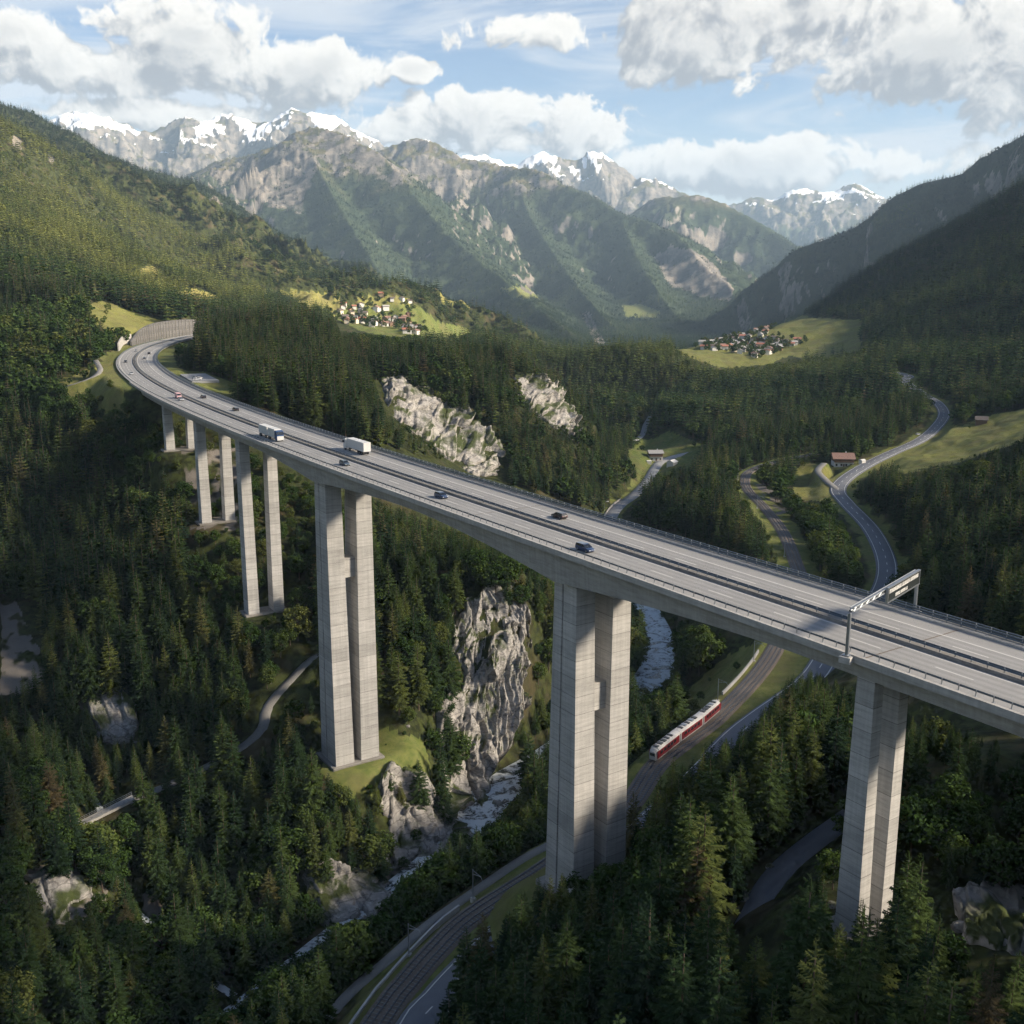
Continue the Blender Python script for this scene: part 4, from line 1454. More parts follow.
def train():
    sa, sb = s_near(RQ, rz(657, 764, -141)), s_near(RQ, rz(723, 711, -139.5))
    p0, _ = on_line(RQ, RN, sa, -1.58, 0.3)
    root = tag(empty('regional_train', p0), 'red and white regional train with white roof on the valley railway', 'train')
    off = Vector(p0)
    n = 3
    ln = (sb - sa) / n
    for i in range(n):
        s0, s1 = sa + i * ln + 0.2, sa + (i + 1) * ln - 0.2
        c0, _ = on_line(RQ, RN, s0, -1.58, 0.3)
        c1, _ = on_line(RQ, RN, s1, -1.58, 0.3)
        d = Vector(c1) - Vector(c0)
        M4 = Matrix.Translation(Vector(c0) - off) @ Matrix.Rotation(math.atan2(d.y, d.x), 4, 'Z') @ Matrix.Rotation(-math.asin(d.z / d.length), 4, 'Y')
        ll = d.length
        mb = MB()
        prof = [(-1.38, 0.55), (-1.45, 1.0), (-1.42, 3.3), (-1.2, 3.75), (-0.7, 3.98), (0, 4.05), (0.7, 3.98), (1.2, 3.75), (1.42, 3.3), (1.45, 1.0), (1.38, 0.55)]
        sec = []
        nose0, nose1 = (i == 0), (i == n - 1)
        for x, k in ((0.0, 0.72 if nose0 else 0.97), (0.9, 0.93 if nose0 else 1.0), (2.0, 1.0), (ll - 2, 1.0), (ll - 0.9, 0.93 if nose1 else 1), (ll, 0.72 if nose1 else 0.97)):
            sec.append([tuple(M4 @ Vector((x, y * (k if k < 0.95 else 1), 0.55 + (z - 0.55) * k))) for y, z in prof])
        mb.sweep(sec, True)
        car = mb.build('carriage', M_TRAINWHITE, root)
        # red side band, roof, windows, bogies, roof gear
        w = MB()
        for sd in (-1, 1):
            w.box(0.5, ll - 0.5, *sorted((sd * 1.40, sd * 1.475)), 0.95, 3.28, 0, M4)
        w.build('side_band', M_TRAINRED, car)
        w = MB()
        w.sweep([[tuple(M4 @ Vector((x, y, z))) for y, z in ((-1.46, 3.32), (-1.24, 3.82), (-0.7, 4.04), (0, 4.11), (0.7, 4.04), (1.24, 3.82), (1.46, 3.32), (1.2, 3.3), (-1.2, 3.3))] for x in ((1.4 if nose0 else -0.2), (ll - 1.4 if nose1 else ll + 0.2))], True)
        w.build('roof', M_TRAINWHITE, car)
        for sd in (-1, 1):
            w = MB()
            x = 2.2
            while x < ll - 3:
                w.box(x, x + 1.5, *sorted((sd * 1.43, sd * 1.485)), 1.9, 2.85, 0, M4)
                x += 2.0
            w.build('window', M_GLASS, car)
        w = MB()
        for x in (2.4, ll - 2.4):
            for xx in (x - 0.9, x + 0.9):
                for sd in (-0.75, 0.75):
                    w.tube([M4 @ Vector((xx, sd - 0.06, 0.42)), M4 @ Vector((xx, sd + 0.06, 0.42))], 0.42, 12)
            w.box(x - 1.4, x + 1.4, -1.0, 1.0, 0.3, 0.62, 0, M4)
        w.build('bogie', M_BLACK, car)
        for x in np.arange(1.6, ll - 2.4, 2.1):
            w = MB()
            w.box(x, x + random.uniform(0.8, 1.5), -0.85, 0.85, 4.0, 4.32, 0, M4)
            w.build('roof_unit', M_ROOFGREY if random.random() < 0.6 else M_STEEL, car)
        if nose0 or nose1:
            w = MB()
            x = 0.02 if nose0 else ll - 0.02
            s_ = -1 if nose0 else 1
            w.box(*sorted((x, x + s_ * 0.05)), -0.85, 0.85, 1.75, 2.7, 0, M4)
            w.build('windscreen', M_GLASS, car)


train()


# ------------------------------------------------------------------ cars and lorries on the viaduct
def make_car(name, label, paint, p, head, style='hatch', size=4.4):
    """car at p, driving direction head (angle)"""
    root = tag(empty(name, p, head), label, 'car', 'cars on the motorway')
    k = size / 4.4
    hw = 0.9
    roof = {'hatch': 1.46, 'wagon': 1.5, 'sedan': 1.42}[style]
    # lower body: stations along x (front +)
    st = [(-2.2, 0.42, 0.80, 0.80), (-2.1, 0.30, 0.95, 0.86), (-1.4, 0.24, 0.98, 0.9), (0, 0.22, 0.97, 0.9), (0.9, 0.24, 0.92, 0.9), (1.7, 0.26, 0.80, 0.88), (2.1, 0.30, 0.70, 0.82), (2.2, 0.40, 0.60, 0.72)]
    mb = MB()
    sec = []
    for x, z0, z1, w in st:
        sec.append([(x * k, -w, z0), (x * k, -w * 1.0, (z0 + z1) / 2), (x * k, -w * 0.93, z1), (x * k, 0, z1 + 0.05), (x * k, w * 0.93, z1), (x * k, w, (z0 + z1) / 2), (x * k, w, z0)])
    mb.sweep(sec, True)
    tail = {'hatch': (-2.05, -1.75), 'wagon': (-2.1, -1.95), 'sedan': (-1.75, -1.0)}[style]
    gh = [(tail[0], 0.92, 0.80), (tail[1], roof - 0.06, 0.64), (-0.2, roof, 0.66), (0.25, roof - 0.04, 0.66), (1.15, 0.93, 0.78)]
    body = mb.build('body', paint, root, smooth_=False, bevel=0.05)
    # glasshouse, then roof skin and pillars
    g = MB()
    V = []
    for x, z, w in gh:
        V += [(x * k, -w, z), (x * k, w, z)]
    V += [(tail[0] * k, -0.80, 0.9), (tail[0] * k, 0.80, 0.9)]
    F = [(0, 1, 3, 2), (2, 3, 5, 4), (4, 5, 7, 6), (6, 7, 9, 8), (0, 2, 4, 6, 8), (9, 7, 5, 3, 1), (0, 8, 9, 1)]
    g.add(V[:10], F)
    g.build('window', M_GLASS, body)
    r_ = MB()
    x0, x1 = gh[1][0] * k - 0.05, gh[3][0] * k + 0.08
    r_.add([(x0, -0.67, roof - 0.05), (x0, 0.67, roof - 0.05), (-0.2 * k, 0.69, roof + 0.02), (-0.2 * k, -0.69, roof + 0.02), (x1, -0.69, roof - 0.02), (x1, 0.69, roof - 0.02),
            (x0, -0.64, roof - 0.11), (x0, 0.64, roof - 0.11), (x1, -0.66, roof - 0.08), (x1, 0.66, roof - 0.08)],
           [(0, 3, 2, 1), (3, 4, 5, 2), (0, 1, 7, 6), (4, 8, 9, 5), (6, 7, 9, 8), (0, 6, 8, 4, 3), (1, 2, 5, 9, 7)])
    for sd in (-1, 1):
        for (xa, za, wa, xb, zb, wb_) in ((tail[0], 0.93, 0.8, tail[1], roof - 0.06, 0.65), (-0.3, 0.93, 0.815, -0.3, roof - 0.02, 0.67), (1.15, 0.92, 0.79, 0.25, roof - 0.04, 0.67)):
            r_.tube([(xa * k, sd * wa, za), (xb * k, sd * wb_, zb)], 0.045, 5)
    r_.build('roof', paint, body)
    for sx in (-1.33, 1.35):
        for sd in (-1, 1):
            w = MB()
            w.tube([(0, -0.11, 0), (0, 0.11, 0)], 0.33, 16)
            wh = w.build('wheel', M_BLACK, root, (sx * k, sd * 0.79, 0.33))
            w = MB()
            w.tube([(0, sd * 0.10, 0), (0, sd * 0.125, 0)], 0.2, 10)
            w.build('rim', M_STEEL, wh)
    for sd in (-1, 1):
        h = MB()
        h.box(2.08 * k, 2.2 * k, *sorted((sd * 0.46, sd * 0.76)), 0.5, 0.64)
        h.build('headlight', M_LAMPW, root, bevel=0.02)
        h = MB()
        h.box(-2.2 * k, -2.1 * k, *sorted((sd * 0.5, sd * 0.8)), 0.68, 0.86)
        h.build('tail_light', M_TRAINRED, root, bevel=0.02)
        h = MB()
        h.box(0.72 * k, 0.88 * k, *sorted((sd * 0.88, sd * 1.02)), 0.9, 1.02)
        h.build('mirror', paint, root, bevel=0.02)
    return root


M_LAMPW = plain('lamp_glass', (0.75, 0.75, 0.72), 0.15, spec=0.7)


def paint(nm, c):
    return plain(nm, c, 0.28, 0.15, 0.04, coat=0.7, spec=0.5)


P_BLUE, P_DARK, P_GREY, P_SILV, P_WHITE, P_BLACK = (paint('navy_paint', (0.022, 0.045, 0.11)), paint('dark_red_black_paint', (0.035, 0.022, 0.024)), paint('slate_paint', (0.075, 0.10, 0.125)),
                                                   paint('silver_paint', (0.42, 0.43, 0.44)), paint('white_car_paint', (0.6, 0.6, 0.6)), paint('black_paint', (0.02, 0.021, 0.024)))


def on_deck(F, u, away):
    s_ = s_of_F(F)
    T = deck_dir(s_)
    return deck_pt(s_, u, 0.0), math.atan2(T[1], T[0]) + (0 if away else math.pi)


CARS = [  # F, lane offset, away from camera, paint, style, size, label
    (210.5, 5.0, False, P_BLUE, 'wagon', 4.7, 'dark blue estate car nearest the camera on the left carriageway'),
    (233.0, 18.3, True, P_DARK, 'hatch', 4.4, 'dark car with a reddish rear driving away on the right carriageway'),
    (262.0, 6.9, False, P_BLUE, 'hatch', 4.4, 'small blue car midway along the left carriageway past the tall pier'),
    (309.0, 6.2, False, P_GREY, 'hatch', 4.5, 'slate grey car beside the white lorry on the left carriageway'),
    (429.0, 18.6, True, P_BLACK, 'hatch', 4.4, 'black car nearest behind the white lorry on the far right carriageway'),
    (474.0, 18.4, True, P_BLACK, 'wagon', 4.8, 'black estate car level with the grey parking area on the right carriageway'),
    (470.0, 7.6, False, P_SILV, 'hatch', 4.4, 'silver car beside the pale van before the bend'),
    (671.0, 6.4, False, P_BLACK, 'hatch', 4.4, 'dark car at the outermost left of the motorway bend'),
    (592.0, 5.6, False, P_WHITE, 'hatch', 4.4, 'white car just above the left end abutment'),
    (736.0, 19.4, True, P_BLACK, 'wagon', 4.8, 'black car farthest up the inner lane of the bend'),
    (763.0, 8.6, False, P_SILV, 'hatch', 4.4, 'silver car below the curved retaining wall'),
    (694.0, 17.6, True, P_GREY, 'hatch', 4.2, 'small grey car following on the inner lane of the bend'),
]
for F, u, aw, pt, st, sz, lab in CARS:
    p, h = on_deck(F, u, aw)
    make_car('car', lab, pt, p, h, st, sz)

M_TRUCKBLUE = plain('lorry_blue', (0.03, 0.075, 0.19), 0.35, coat=0.3)
M_BOXW = plain('box_white', (0.66, 0.65, 0.62), 0.5, var=0.06)


def wheels(root, xs, r=0.5, w=1.15):
    for x in xs:
        for sd in (-1, 1):
            m = MB()
            m.tube([(0, -0.17, 0), (0, 0.17, 0)], r, 16)
            wh = m.build('wheel', M_BLACK, root, (x, sd * (w - 0.12), r))
            m = MB()
            m.tube([(0, sd * 0.16, 0), (0, sd * 0.19, 0)], r * 0.55, 10)
            m.build('rim', M_STEEL, wh)


def cab(root, x, col, front):
    m = MB()
    pr = [(x - 2.0, 0.55), (x - 2.0, 3.35), (x - 1.3, 3.7), (x - 0.25, 3.45), (x + 0.05, 2.3), (x + 0.12, 1.3), (x + 0.12, 0.45), (x - 0.4, 0.4)]
    m.sweep([[(a, y, b) for a, b in pr] for y in (-1.22, 1.22)], True)
    c = m.build('cab', col, root, bevel=0.07)
    m = MB()
    m.sweep([[(x + 0.06, y, 2.3), (x - 0.23, y, 3.35), (x - 0.18, y, 3.4), (x + 0.12, y, 2.32)] for y in (-1.08, 1.08)], True)
    m.build('windscreen', M_GLASS, c)
    m = MB()
    m.box(x + 0.1, x + 0.2, -1.15, 1.15, 0.5, 1.9)
    m.build('front_panel', front, c, bevel=0.03)
    for sd in (-1, 1):
        m = MB()
        m.box(x - 1.0, x - 0.2, *sorted((sd * 1.2, sd * 1.24)), 2.2, 2.95)
        m.build('side_window', M_GLASS, c)
        m = MB()
        m.box(x + 0.15, x + 0.24, *sorted((sd * 0.75, sd * 1.1)), 0.65, 0.85)
        m.build('headlight', M_LAMPW, c)
        m = MB()
        m.box(x - 0.1, x + 0.05, *sorted((sd * 1.25, sd * 1.5)), 2.3, 3.0)
        m.build('mirror', M_BLACK, c)
    return c


def cargo(root, x0, x1, nm='cargo_box', z0=1.1, z1=3.95):
    m = MB()
    m.box(x0, x1, -1.25, 1.25, z0, z1)
    b = m.build(nm, M_BOXW, root, bevel=0.05)
    m = MB()
    for sd in (-1, 1):
        for xx in np.arange(x0 + 0.7, x1 - 0.3, 0.8):
            m.box(xx - 0.02, xx + 0.02, *sorted((sd * 1.25, sd * 1.268)), z0 + 0.15, z1 - 0.15)
    m.build('side_rib', M_STEEL, b)
    m = MB()
    m.box(x0 - 0.03, x0, -1.18, -0.03, z0 + 0.1, z1 - 0.1)
    m.box(x0 - 0.03, x0, 0.03, 1.18, z0 + 0.1, z1 - 0.1)
    m.build('rear_door', M_WHITE, b)
    m = MB()
    m.box(x0 + 0.2, x1 - 0.2, -0.5, 0.5, 0.72, z0)
    m.build('chassis', M_BLACK, root)
    return b


p, h = on_deck(361.0, 6.3, False)
t = tag(empty('lorry', p, h), 'white box lorry with blue cab pulling a white trailer', 'lorry')
cab(t, 9.2, M_TRUCKBLUE, M_BOXW)
cargo(t, 0.6, 6.9)
cargo(t, -8.6, -0.3, 'trailer_box')
wheels(t, (8.0, 2.2, 1.0, -2.0, -6.6, -7.8))
m = MB()
m.box(-0.4, 1.2, -0.15, 0.15, 0.7, 0.95)
m.box(6.9, 7.25, -1.2, 1.2, 1.0, 3.6)
m.build('drawbar', M_TRUCKBLUE, t)
p, h = on_deck(325.5, 19.2, True)
t = tag(empty('lorry', p, h), 'white articulated lorry with long curtain side trailer', 'lorry')
cab(t, 7.6, M_BOXW, M_BOXW)
cargo(t, -7.6, 5.0)
wheels(t, (6.4, 3.2, -3.2, -4.5, -5.8))
p, h = on_deck(466.0, 8.9, False)
t = tag(empty('delivery_van', deck_pt(s_of_F(478), 8.4), h), 'pale pink and white van following the silver car', 'van')
m = MB()
pr = [(-2.6, 0.4), (-2.65, 2.3), (-2.4, 2.45), (1.2, 2.45), (1.7, 2.2), (2.2, 1.35), (2.75, 1.1), (2.8, 0.4)]
m.sweep([[(a, y, b) for a, b in pr] for y in (-0.98, 0.98)], True)
b_ = m.build('body', plain('pale_pink_paint', (0.62, 0.38, 0.38), 0.4), t, bevel=0.08)
m = MB()
m.sweep([[(1.74, y, 2.17), (2.2, y, 1.4), (2.24, y, 1.43), (1.78, y, 2.2)] for y in (-0.85, 0.85)], True)
m.build('windscreen', M_GLASS, b_)
wheels(t, (-1.7, 1.8), 0.36, 0.95)

# ------------------------------------------------------------------ rock faces
def cliff(nm, top, bot, amp, pale, label):
    tp, bt = resample(np.array([rt(*q) for q in top]), 1.2), resample(np.array([rt(*q) for q in bot]), 1.2)

    def even(P, n):
        d = np.r_[0, np.cumsum(np.linalg.norm(np.diff(P, axis=0), axis=1))]
        return np.array([[np.interp(t, d, P[:, k]) for k in range(3)] for t in np.linspace(0, d[-1], n)])
    wid = np.linalg.norm(np.diff(tp, axis=0), axis=1).sum()
    hei = np.linalg.norm(tp.mean(0) - bt.mean(0))
    step = max(0.35, np.linalg.norm(tp.mean(0)) / FPX * 0.9)
    nu, nv = int(np.clip(wid / step, 30, 190)), int(np.clip(hei / step, 30, 190))
    tp, bt = even(tp, nu), even(bt, nu)
    t = np.linspace(0, 1, nv)[:, None, None]
    ext = 0.12
    tt_ = -ext + t * (1 + 2 * ext)
    P = tp[None] * (1 - tt_) + bt[None] * tt_
    du, dv = np.gradient(P, axis=1), np.gradient(P, axis=0)
    nrm = np.cross(dv, du)
    nrm /= np.linalg.norm(nrm, axis=2)[..., None]
    if (nrm * P).sum(2).mean() > 0:
        nrm = -nrm
    out = nrm.mean((0, 1))
    U = np.linspace(0, wid, nu)[None] + 0 * tt_[..., 0]
    Vv = (tt_[..., 0] * hei) + 0 * U
    sd = len(nm)
    wa = 5 * fbm(U / 22, Vv / 22, 3, sd)

    def facets(a_, b_, cs, seed, tilt):
        """broken slabs: every cell of a jittered grid is a plane with its own offset and tilt"""
        x, y = a_ / cs, b_ / cs
        xi, yi = np.floor(x).astype(int), np.floor(y).astype(int)
        best, val = np.full(x.shape, 1e9), np.zeros(x.shape)
        for ox in (-1, 0, 1):
            for oy in (-1, 0, 1):
                hsh = PERM[(xi + ox + PERM[(yi + oy + seed * 31) & 4095]) & 4095]
                cx, cy = xi + ox + 0.5 + 0.42 * GXT[hsh], yi + oy + 0.5 + 0.42 * GYT[hsh]
                dd = (x - cx) ** 2 + (y - cy) ** 2
                h1, h2 = GXT[(hsh * 7 + 13) & 4095], GYT[(hsh * 5 + 29) & 4095]
                v = GXT[(hsh * 3 + 101) & 4095] + tilt * (h1 * (x - cx) + h2 * (y - cy))
                val = np.where(dd < best, v, val)
                best = np.minimum(best, dd)
        return val
    xs, ys = U + 0.38 * Vv + wa, Vv - 0.30 * U + wa          # slanting joints
    far_ = np.linalg.norm(tp.mean(0)) > 550
    q_ = 1.7 if far_ else 1.0
    vx, vy = (1.5, 0.5) if far_ else (1.0, 0.8)
    d = ridged((U + wa) / (26 * q_), (Vv + wa) / (60 * q_), 3, sd + 3) * amp * 0.34 - amp * 0.3       # buttresses and clefts
    d += amp * 0.42 * facets(xs * vx, ys * vy, 13.0 * q_, sd + 4, 1.6)
    d += amp * 0.20 * facets(xs * vx * 1.15, ys * vy, 5.2 * q_, sd + 6, 1.5) + amp * 0.07 * facets(xs * vx, ys * vy, 2.1 * q_, sd + 7, 1.2)
    d += amp * (0.03 if far_ else 0.06) * fbm(U / 2.0, Vv / 2.0, 3, sd + 9)
    eu = np.minimum(np.linspace(0, 1, nu), np.linspace(1, 0, nu))[None]
    ev = np.minimum(t[..., 0], 1 - t[..., 0])
    en = 0.10 * fbm(U / 11, Vv / 11, 3, sd + 11)
    edge = sstep(np.minimum(eu + en, ev + en), 0.0, 0.13)
    d = d * edge + 2.0 * edge - (1 - edge) * (amp * 1.6 + 4)
    if nm in ('knoll', 'bank', 'foreground', 'outcrop', 'corner', 'ledge'):
        zt_ = zat(P[..., 0], P[..., 1])
        P = P.copy()
        P[..., 2] = np.where(P[..., 2] > zt_, zt_ + (P[..., 2] - zt_) * 0.3, P[..., 2])
    # stay in front of the hillside
    for _ in range(5):
        gap = zat(P[..., 0], P[..., 1]) + 0.4 - P[..., 2]
        P = P + nrm * (np.where(gap > 0, gap * 0.7, 0))[..., None]
    Q = P + nrm * d[..., None]
    idx = np.arange(nu * nv).reshape(nv, nu)
    F = np.stack([idx[:-1, :-1].ravel(), idx[1:, :-1].ravel(), idx[1:, 1:].ravel(), idx[:-1, 1:].ravel()], 1)
    me = mesh_np('rock_cliff', Q.reshape(-1, 3), F, M_ROCK_PALE if pale else M_ROCK, False)
    o = link('rock_cliff', me)
    tag(o, label, None, None, 'structure')
    return Q


CLAB = {'gorge': 'tall cracked grey cliff above the river between the two tallest piers', 'knoll': 'ribbed rock bank below the grassy knoll', 'spur': 'pale jagged cliff on the wooded spur behind the lorries',
        'ridge': 'farther pale cliff high on the wooded spur', 'bank': 'dark slabby rocks on the gorge bank', 'ledge': 'broken grey ledges between the knoll and the tall gorge cliff', 'outcrop': 'grey rock outcrop among trees on the left slope', 'corner': 'pale rock outcrop in the lower left corner',
        'foreground': 'weathered pale rock in the right foreground'}
for nm, tp_, bt_, am, pale in CLIFFS:
    cliff(nm, tp_, bt_, am, pale, CLAB[nm])


def boulder_mesh(sd):
    bm = bmesh.new()
    bmesh.ops.create_icosphere(bm, subdivisions=3, radius=1)
    for v in bm.verts:
        p = v.co.copy()
        k = 1 + 0.25 * float(pnoise(p.x * 1.3 + sd * 5, p.y * 1.3 + p.z * 1.1, sd)) + 0.14 * float(pnoise(p.x * 3.1, p.z * 3.3 + p.y * 2, sd + 2))
        v.co = p * k
        v.co.z *= 0.7
    me = bpy.data.meshes.new('boulder')
    bm.to_mesh(me)
    bm.free()
    me.materials.append(M_ROCK)
    return me


BM = [boulder_mesh(i) for i in range(4)]
for i, (px, py, s_, where) in enumerate([(497, 806, 2.2, 'in the rapids below the tall gorge cliff'), (484, 818, 1.7, 'in the rapids below the tall gorge cliff'), (512, 792, 2.0, 'in the rapids below the tall gorge cliff'), (476, 800, 1.6, 'in the rapids below the tall gorge cliff'),
                                         (655, 672, 2.2, 'beside the river behind the middle pier'), (668, 655, 1.8, 'beside the river behind the middle pier'), (648, 640, 2.0, 'beside the river behind the middle pier'),
                                         (743, 900, 1.2, 'on the verge of the narrow forest road'), (748, 893, 0.8, 'on the verge of the narrow forest road'), (770, 868, 0.9, 'on the verge of the narrow forest road'),
                                         (306, 962, 1.7, 'in the stream bed at the bottom of the gorge'), (296, 976, 1.5, 'in the stream bed at the bottom of the gorge'), (832, 906, 1.0, 'at the left foot of the right pier'),
                                         (960, 930, 1.4, 'in front of the pale foreground rock'), (1005, 945, 1.1, 'in front of the pale foreground rock'), (408, 728, 0.8, 'on the grassy knoll beside the left tall pier')]):
    p = at(px, py)
    o = link('boulder', BM[i % 4], None, p)
    o.scale = (s_, s_ * random.uniform(0.7, 1.1), s_)
    o.rotation_euler = (0, 0, i * 1.7)
    tag(o, 'pale rounded boulder ' + where, 'boulder', 'boulders ' + where)


# ------------------------------------------------------------------ houses
def hmat(nm, c, v=0.12):
    return plain(nm, c, 0.8, var=v, scale=2.0)


W_WHITE, W_CREAM, W_OCHRE, W_WOOD = hmat('white_render', (0.66, 0.64, 0.60)), hmat('cream_render', (0.60, 0.53, 0.42)), hmat('ochre_render', (0.50, 0.38, 0.24)), hmat('timber_wall', (0.16, 0.10, 0.065), 0.25)
R_RED, R_BROWN, R_GREY, R_DARK = hmat('red_tiles', (0.33, 0.14, 0.095), 0.2), hmat('brown_tiles', (0.24, 0.145, 0.115), 0.2), hmat('grey_roofing', (0.33, 0.32, 0.31), 0.15), hmat('dark_shingles', (0.12, 0.10, 0.09), 0.2)


def house(name, label, cat, p, w, d, h, rot, wall, roof, group=None, pitch=0.42, over=0.8, detail=0, chimney=True, timber=False):
    """gabled house, ridge along local x"""
    root = tag(empty(name, p, rot), label, cat, group)
    m = MB()
    rh = d / 2 * pitch
    m.add([(-w / 2, -d / 2, -2.5), (w / 2, -d / 2, -2.5), (w / 2, d / 2, -2.5), (-w / 2, d / 2, -2.5), (-w / 2, -d / 2, h), (w / 2, -d / 2, h), (w / 2, d / 2, h), (-w / 2, d / 2, h), (-w / 2, 0, h + rh), (w / 2, 0, h + rh)],
          [(3, 2, 1, 0), (0, 1, 5, 4), (2, 3, 7, 6), (1, 2, 6, 9, 5), (3, 0, 4, 8, 7)])
    m.build('wall', wall, root)
    m = MB()
    o_ = over
    zz, zr = h - o_ * pitch, h + rh
    th = 0.28
    pr = [(-d / 2 - o_, zz), (0, zr), (d / 2 + o_, zz), (d / 2 + o_, zz + th), (0, zr + th), (-d / 2 - o_, zz + th)]
    m.sweep([[(x, y, z) for y, z in pr] for x in (-w / 2 - o_, w / 2 + o_)], True)
    rf = m.build('roof', roof, root)
    if chimney:
        m = MB()
        m.box(w * 0.18 - 0.35, w * 0.18 + 0.35, d * 0.12 - 0.35, d * 0.12 + 0.35, h + rh * 0.4, h + rh + 0.9)
        m.build('chimney', wall, rf)
    if detail:
        fl = max(1, int(h / 2.8))
        for f in range(fl):
            z = 0.9 + f * 2.8
            for sd in (-1, 1):
                n = max(2, int(w / 3))
                for k in range(n):
                    x = -w / 2 + w * (k + 0.5) / n
                    q = MB()
                    q.box(x - 0.55, x + 0.55, *sorted((sd * (d / 2 - 0.05), sd * (d / 2 + 0.03))), z, z + 1.3)
                    wn = q.build('window', M_GLASS, root)
                    q = MB()
                    for (xa, xb, za, zb_) in ((x - 0.68, x - 0.55, z - 0.1, z + 1.4), (x + 0.55, x + 0.68, z - 0.1, z + 1.4), (x - 0.55, x + 0.55, z + 1.3, z + 1.42), (x - 0.55, x + 0.55, z - 0.12, z)):
                        q.box(xa, xb, *sorted((sd * (d / 2 - 0.02), sd * (d / 2 + 0.07))), za, zb_)
                    q.build('frame', W_WOOD if timber else M_WHITE, wn)
        q = MB()
        q.box(-0.6, 0.6, -d / 2 - 0.06, -d / 2 + 0.02, 0, 2.2)
        q.build('door', W_WOOD, root)
        if timber:
            q = MB()
            q.box(-w / 2 - 0.04, w / 2 + 0.04, -d / 2 - 0.06, d / 2 + 0.06, h - 2.6, h - 0.02)
            q.build('timber_storey', W_WOOD, root)
            q = MB()
            q.box(-w / 2, w / 2, -d / 2 - 1.2, -d / 2 - 0.08, h - 2.75, h - 2.6)
            q.box(-w / 2, w / 2, -d / 2 - 1.25, -d / 2 - 1.17, h - 2.6, h - 1.7)
            q.build('balcony', W_WOOD, root)
    return root


p = at(842, 466, 600)
house('chalet', 'brown roofed chalet with timber upper storey where the lane meets the valley road', 'house', p, 13, 10, 6.2, R(-4), W_WHITE, R_BROWN, None, 0.55, 1.2, 1, True, True)
p = at(655, 460, 700)
house('house', 'white house with grey roof and dark balcony standing on the riverside meadow', 'house', p, 11, 10, 6.5, R(4), W_WHITE, R_GREY, None, 0.35, 1.0, 1, True, True)
p = at(672, 466, 700)
house('shed', 'small white roofed shed beside the riverside road', 'shed', p, 7, 6, 3.0, R(55), W_WHITE, M_WHITE, None, 0.5, 0.5, 0, False)
p = at(649, 464, 700)
house('shed', 'low white hut at the left front corner of the riverside house', 'shed', p, 3.5, 3, 2.0, R(0), W_WHITE, M_WHITE, None, 0.3, 0.2, 0, False)
p = at(981, 424, 600)
house('barn', 'small dark weathered timber barn on the right hand meadow', 'barn', p, 8, 7, 3.0, R(-20), W_WOOD, R_DARK, None, 0.6, 0.7, 0, False)
p = at(862, 464, 600)
house('shed', 'white garden hut at the right end of the brown roofed chalet', 'shed', p, 3.5, 3, 2.2, R(30), W_WHITE, M_WHITE, None, 0.4, 0.2, 0, False)
for px, py, s_ in ((918, 435, 1),):
    q = at(px, py, 600)
    make_car('parked_car', 'white car parked on the verge where the valley road climbs', P_WHITE, q, 0.6, 'hatch', 4.4)


def village(side, polys, n, seed, kinds, tmin, size, ang):
    g = np.random.default_rng(seed)
    pts = []
    tries = 0
    while len(pts) < n and tries < 4000:
        tries += 1
        k = int(g.choice(len(polys), p=[q[1] for q in polys]))
        poly, _, zname = polys[k]
        xs, ys = [q[0] for q in poly], [q[1] for q in poly]
        px, py = g.uniform(min(xs), max(xs)), g.uniform(min(ys), max(ys))
        if not bool(in_poly(np.array(px), np.array(py), poly)):
            continue
        P = at(px, py, tmin)
        if P[1] > 3400 or any(np.hypot(P[0] - q[0][0], P[1] - q[0][1]) < 13 for q in pts):
            continue
        pts.append((P, zname))
    for P, zname in pts:
        wn, wm, rn, rm = kinds[int(g.choice(len(kinds)))]
        big = g.random() < 0.22
        w, d = g.uniform(9, 13) * size * (1.35 if big else 1), g.uniform(8.5, 11) * size * (1.15 if big else 1)
        lab = '%s%s house with %s roof %s' % ('large ' if big else '', wn, rn, zname)
        house('village_house', lab, 'house', P, w, d, g.uniform(5, 8) * size, ang + g.normal(0, 0.35) + (math.pi / 2 if g.random() < 0.3 else 0), wm, rm, 'houses %s' % zname, 0.5, 0.9, 0, False)
    return pts


KL = [('white', W_WHITE, 'rust red', R_RED), ('white', W_WHITE, 'dark brown', R_DARK), ('timber', W_WOOD, 'brown', R_BROWN), ('white', W_WHITE, 'brown', R_BROWN), ('cream', W_CREAM, 'rust red', R_RED), ('ochre', W_OCHRE, 'rust red', R_RED), ('white', W_WHITE, 'pale grey', R_GREY), ('cream', W_CREAM, 'dark brown', R_DARK)]
KR = [('white', W_WHITE, 'dark brown', R_DARK), ('white', W_WHITE, 'pale grey', R_GREY), ('white', W_WHITE, 'brown', R_BROWN), ('timber', W_WOOD, 'pale grey', R_GREY), ('cream', W_CREAM, 'dark brown', R_DARK), ('white', W_WHITE, 'rust red', R_RED), ('white', W_WHITE, 'pale grey', R_GREY)]
VPTS = village('left', [([(334, 310), (346, 305), (366, 309), (368, 324), (346, 324)], 0.4, 'in the left half of left village'), ([(366, 312), (392, 308), (412, 318), (410, 325), (372, 327)], 0.4, 'in the right half of left village'),
                        ([(380, 299), (412, 301), (412, 305), (382, 304)], 0.12, 'in the upper row of left village'), ([(404, 327), (420, 328), (418, 335), (406, 334)], 0.08, 'in the hamlet below left village')], 80, 21, KL, 1200, 0.68, 0.2)
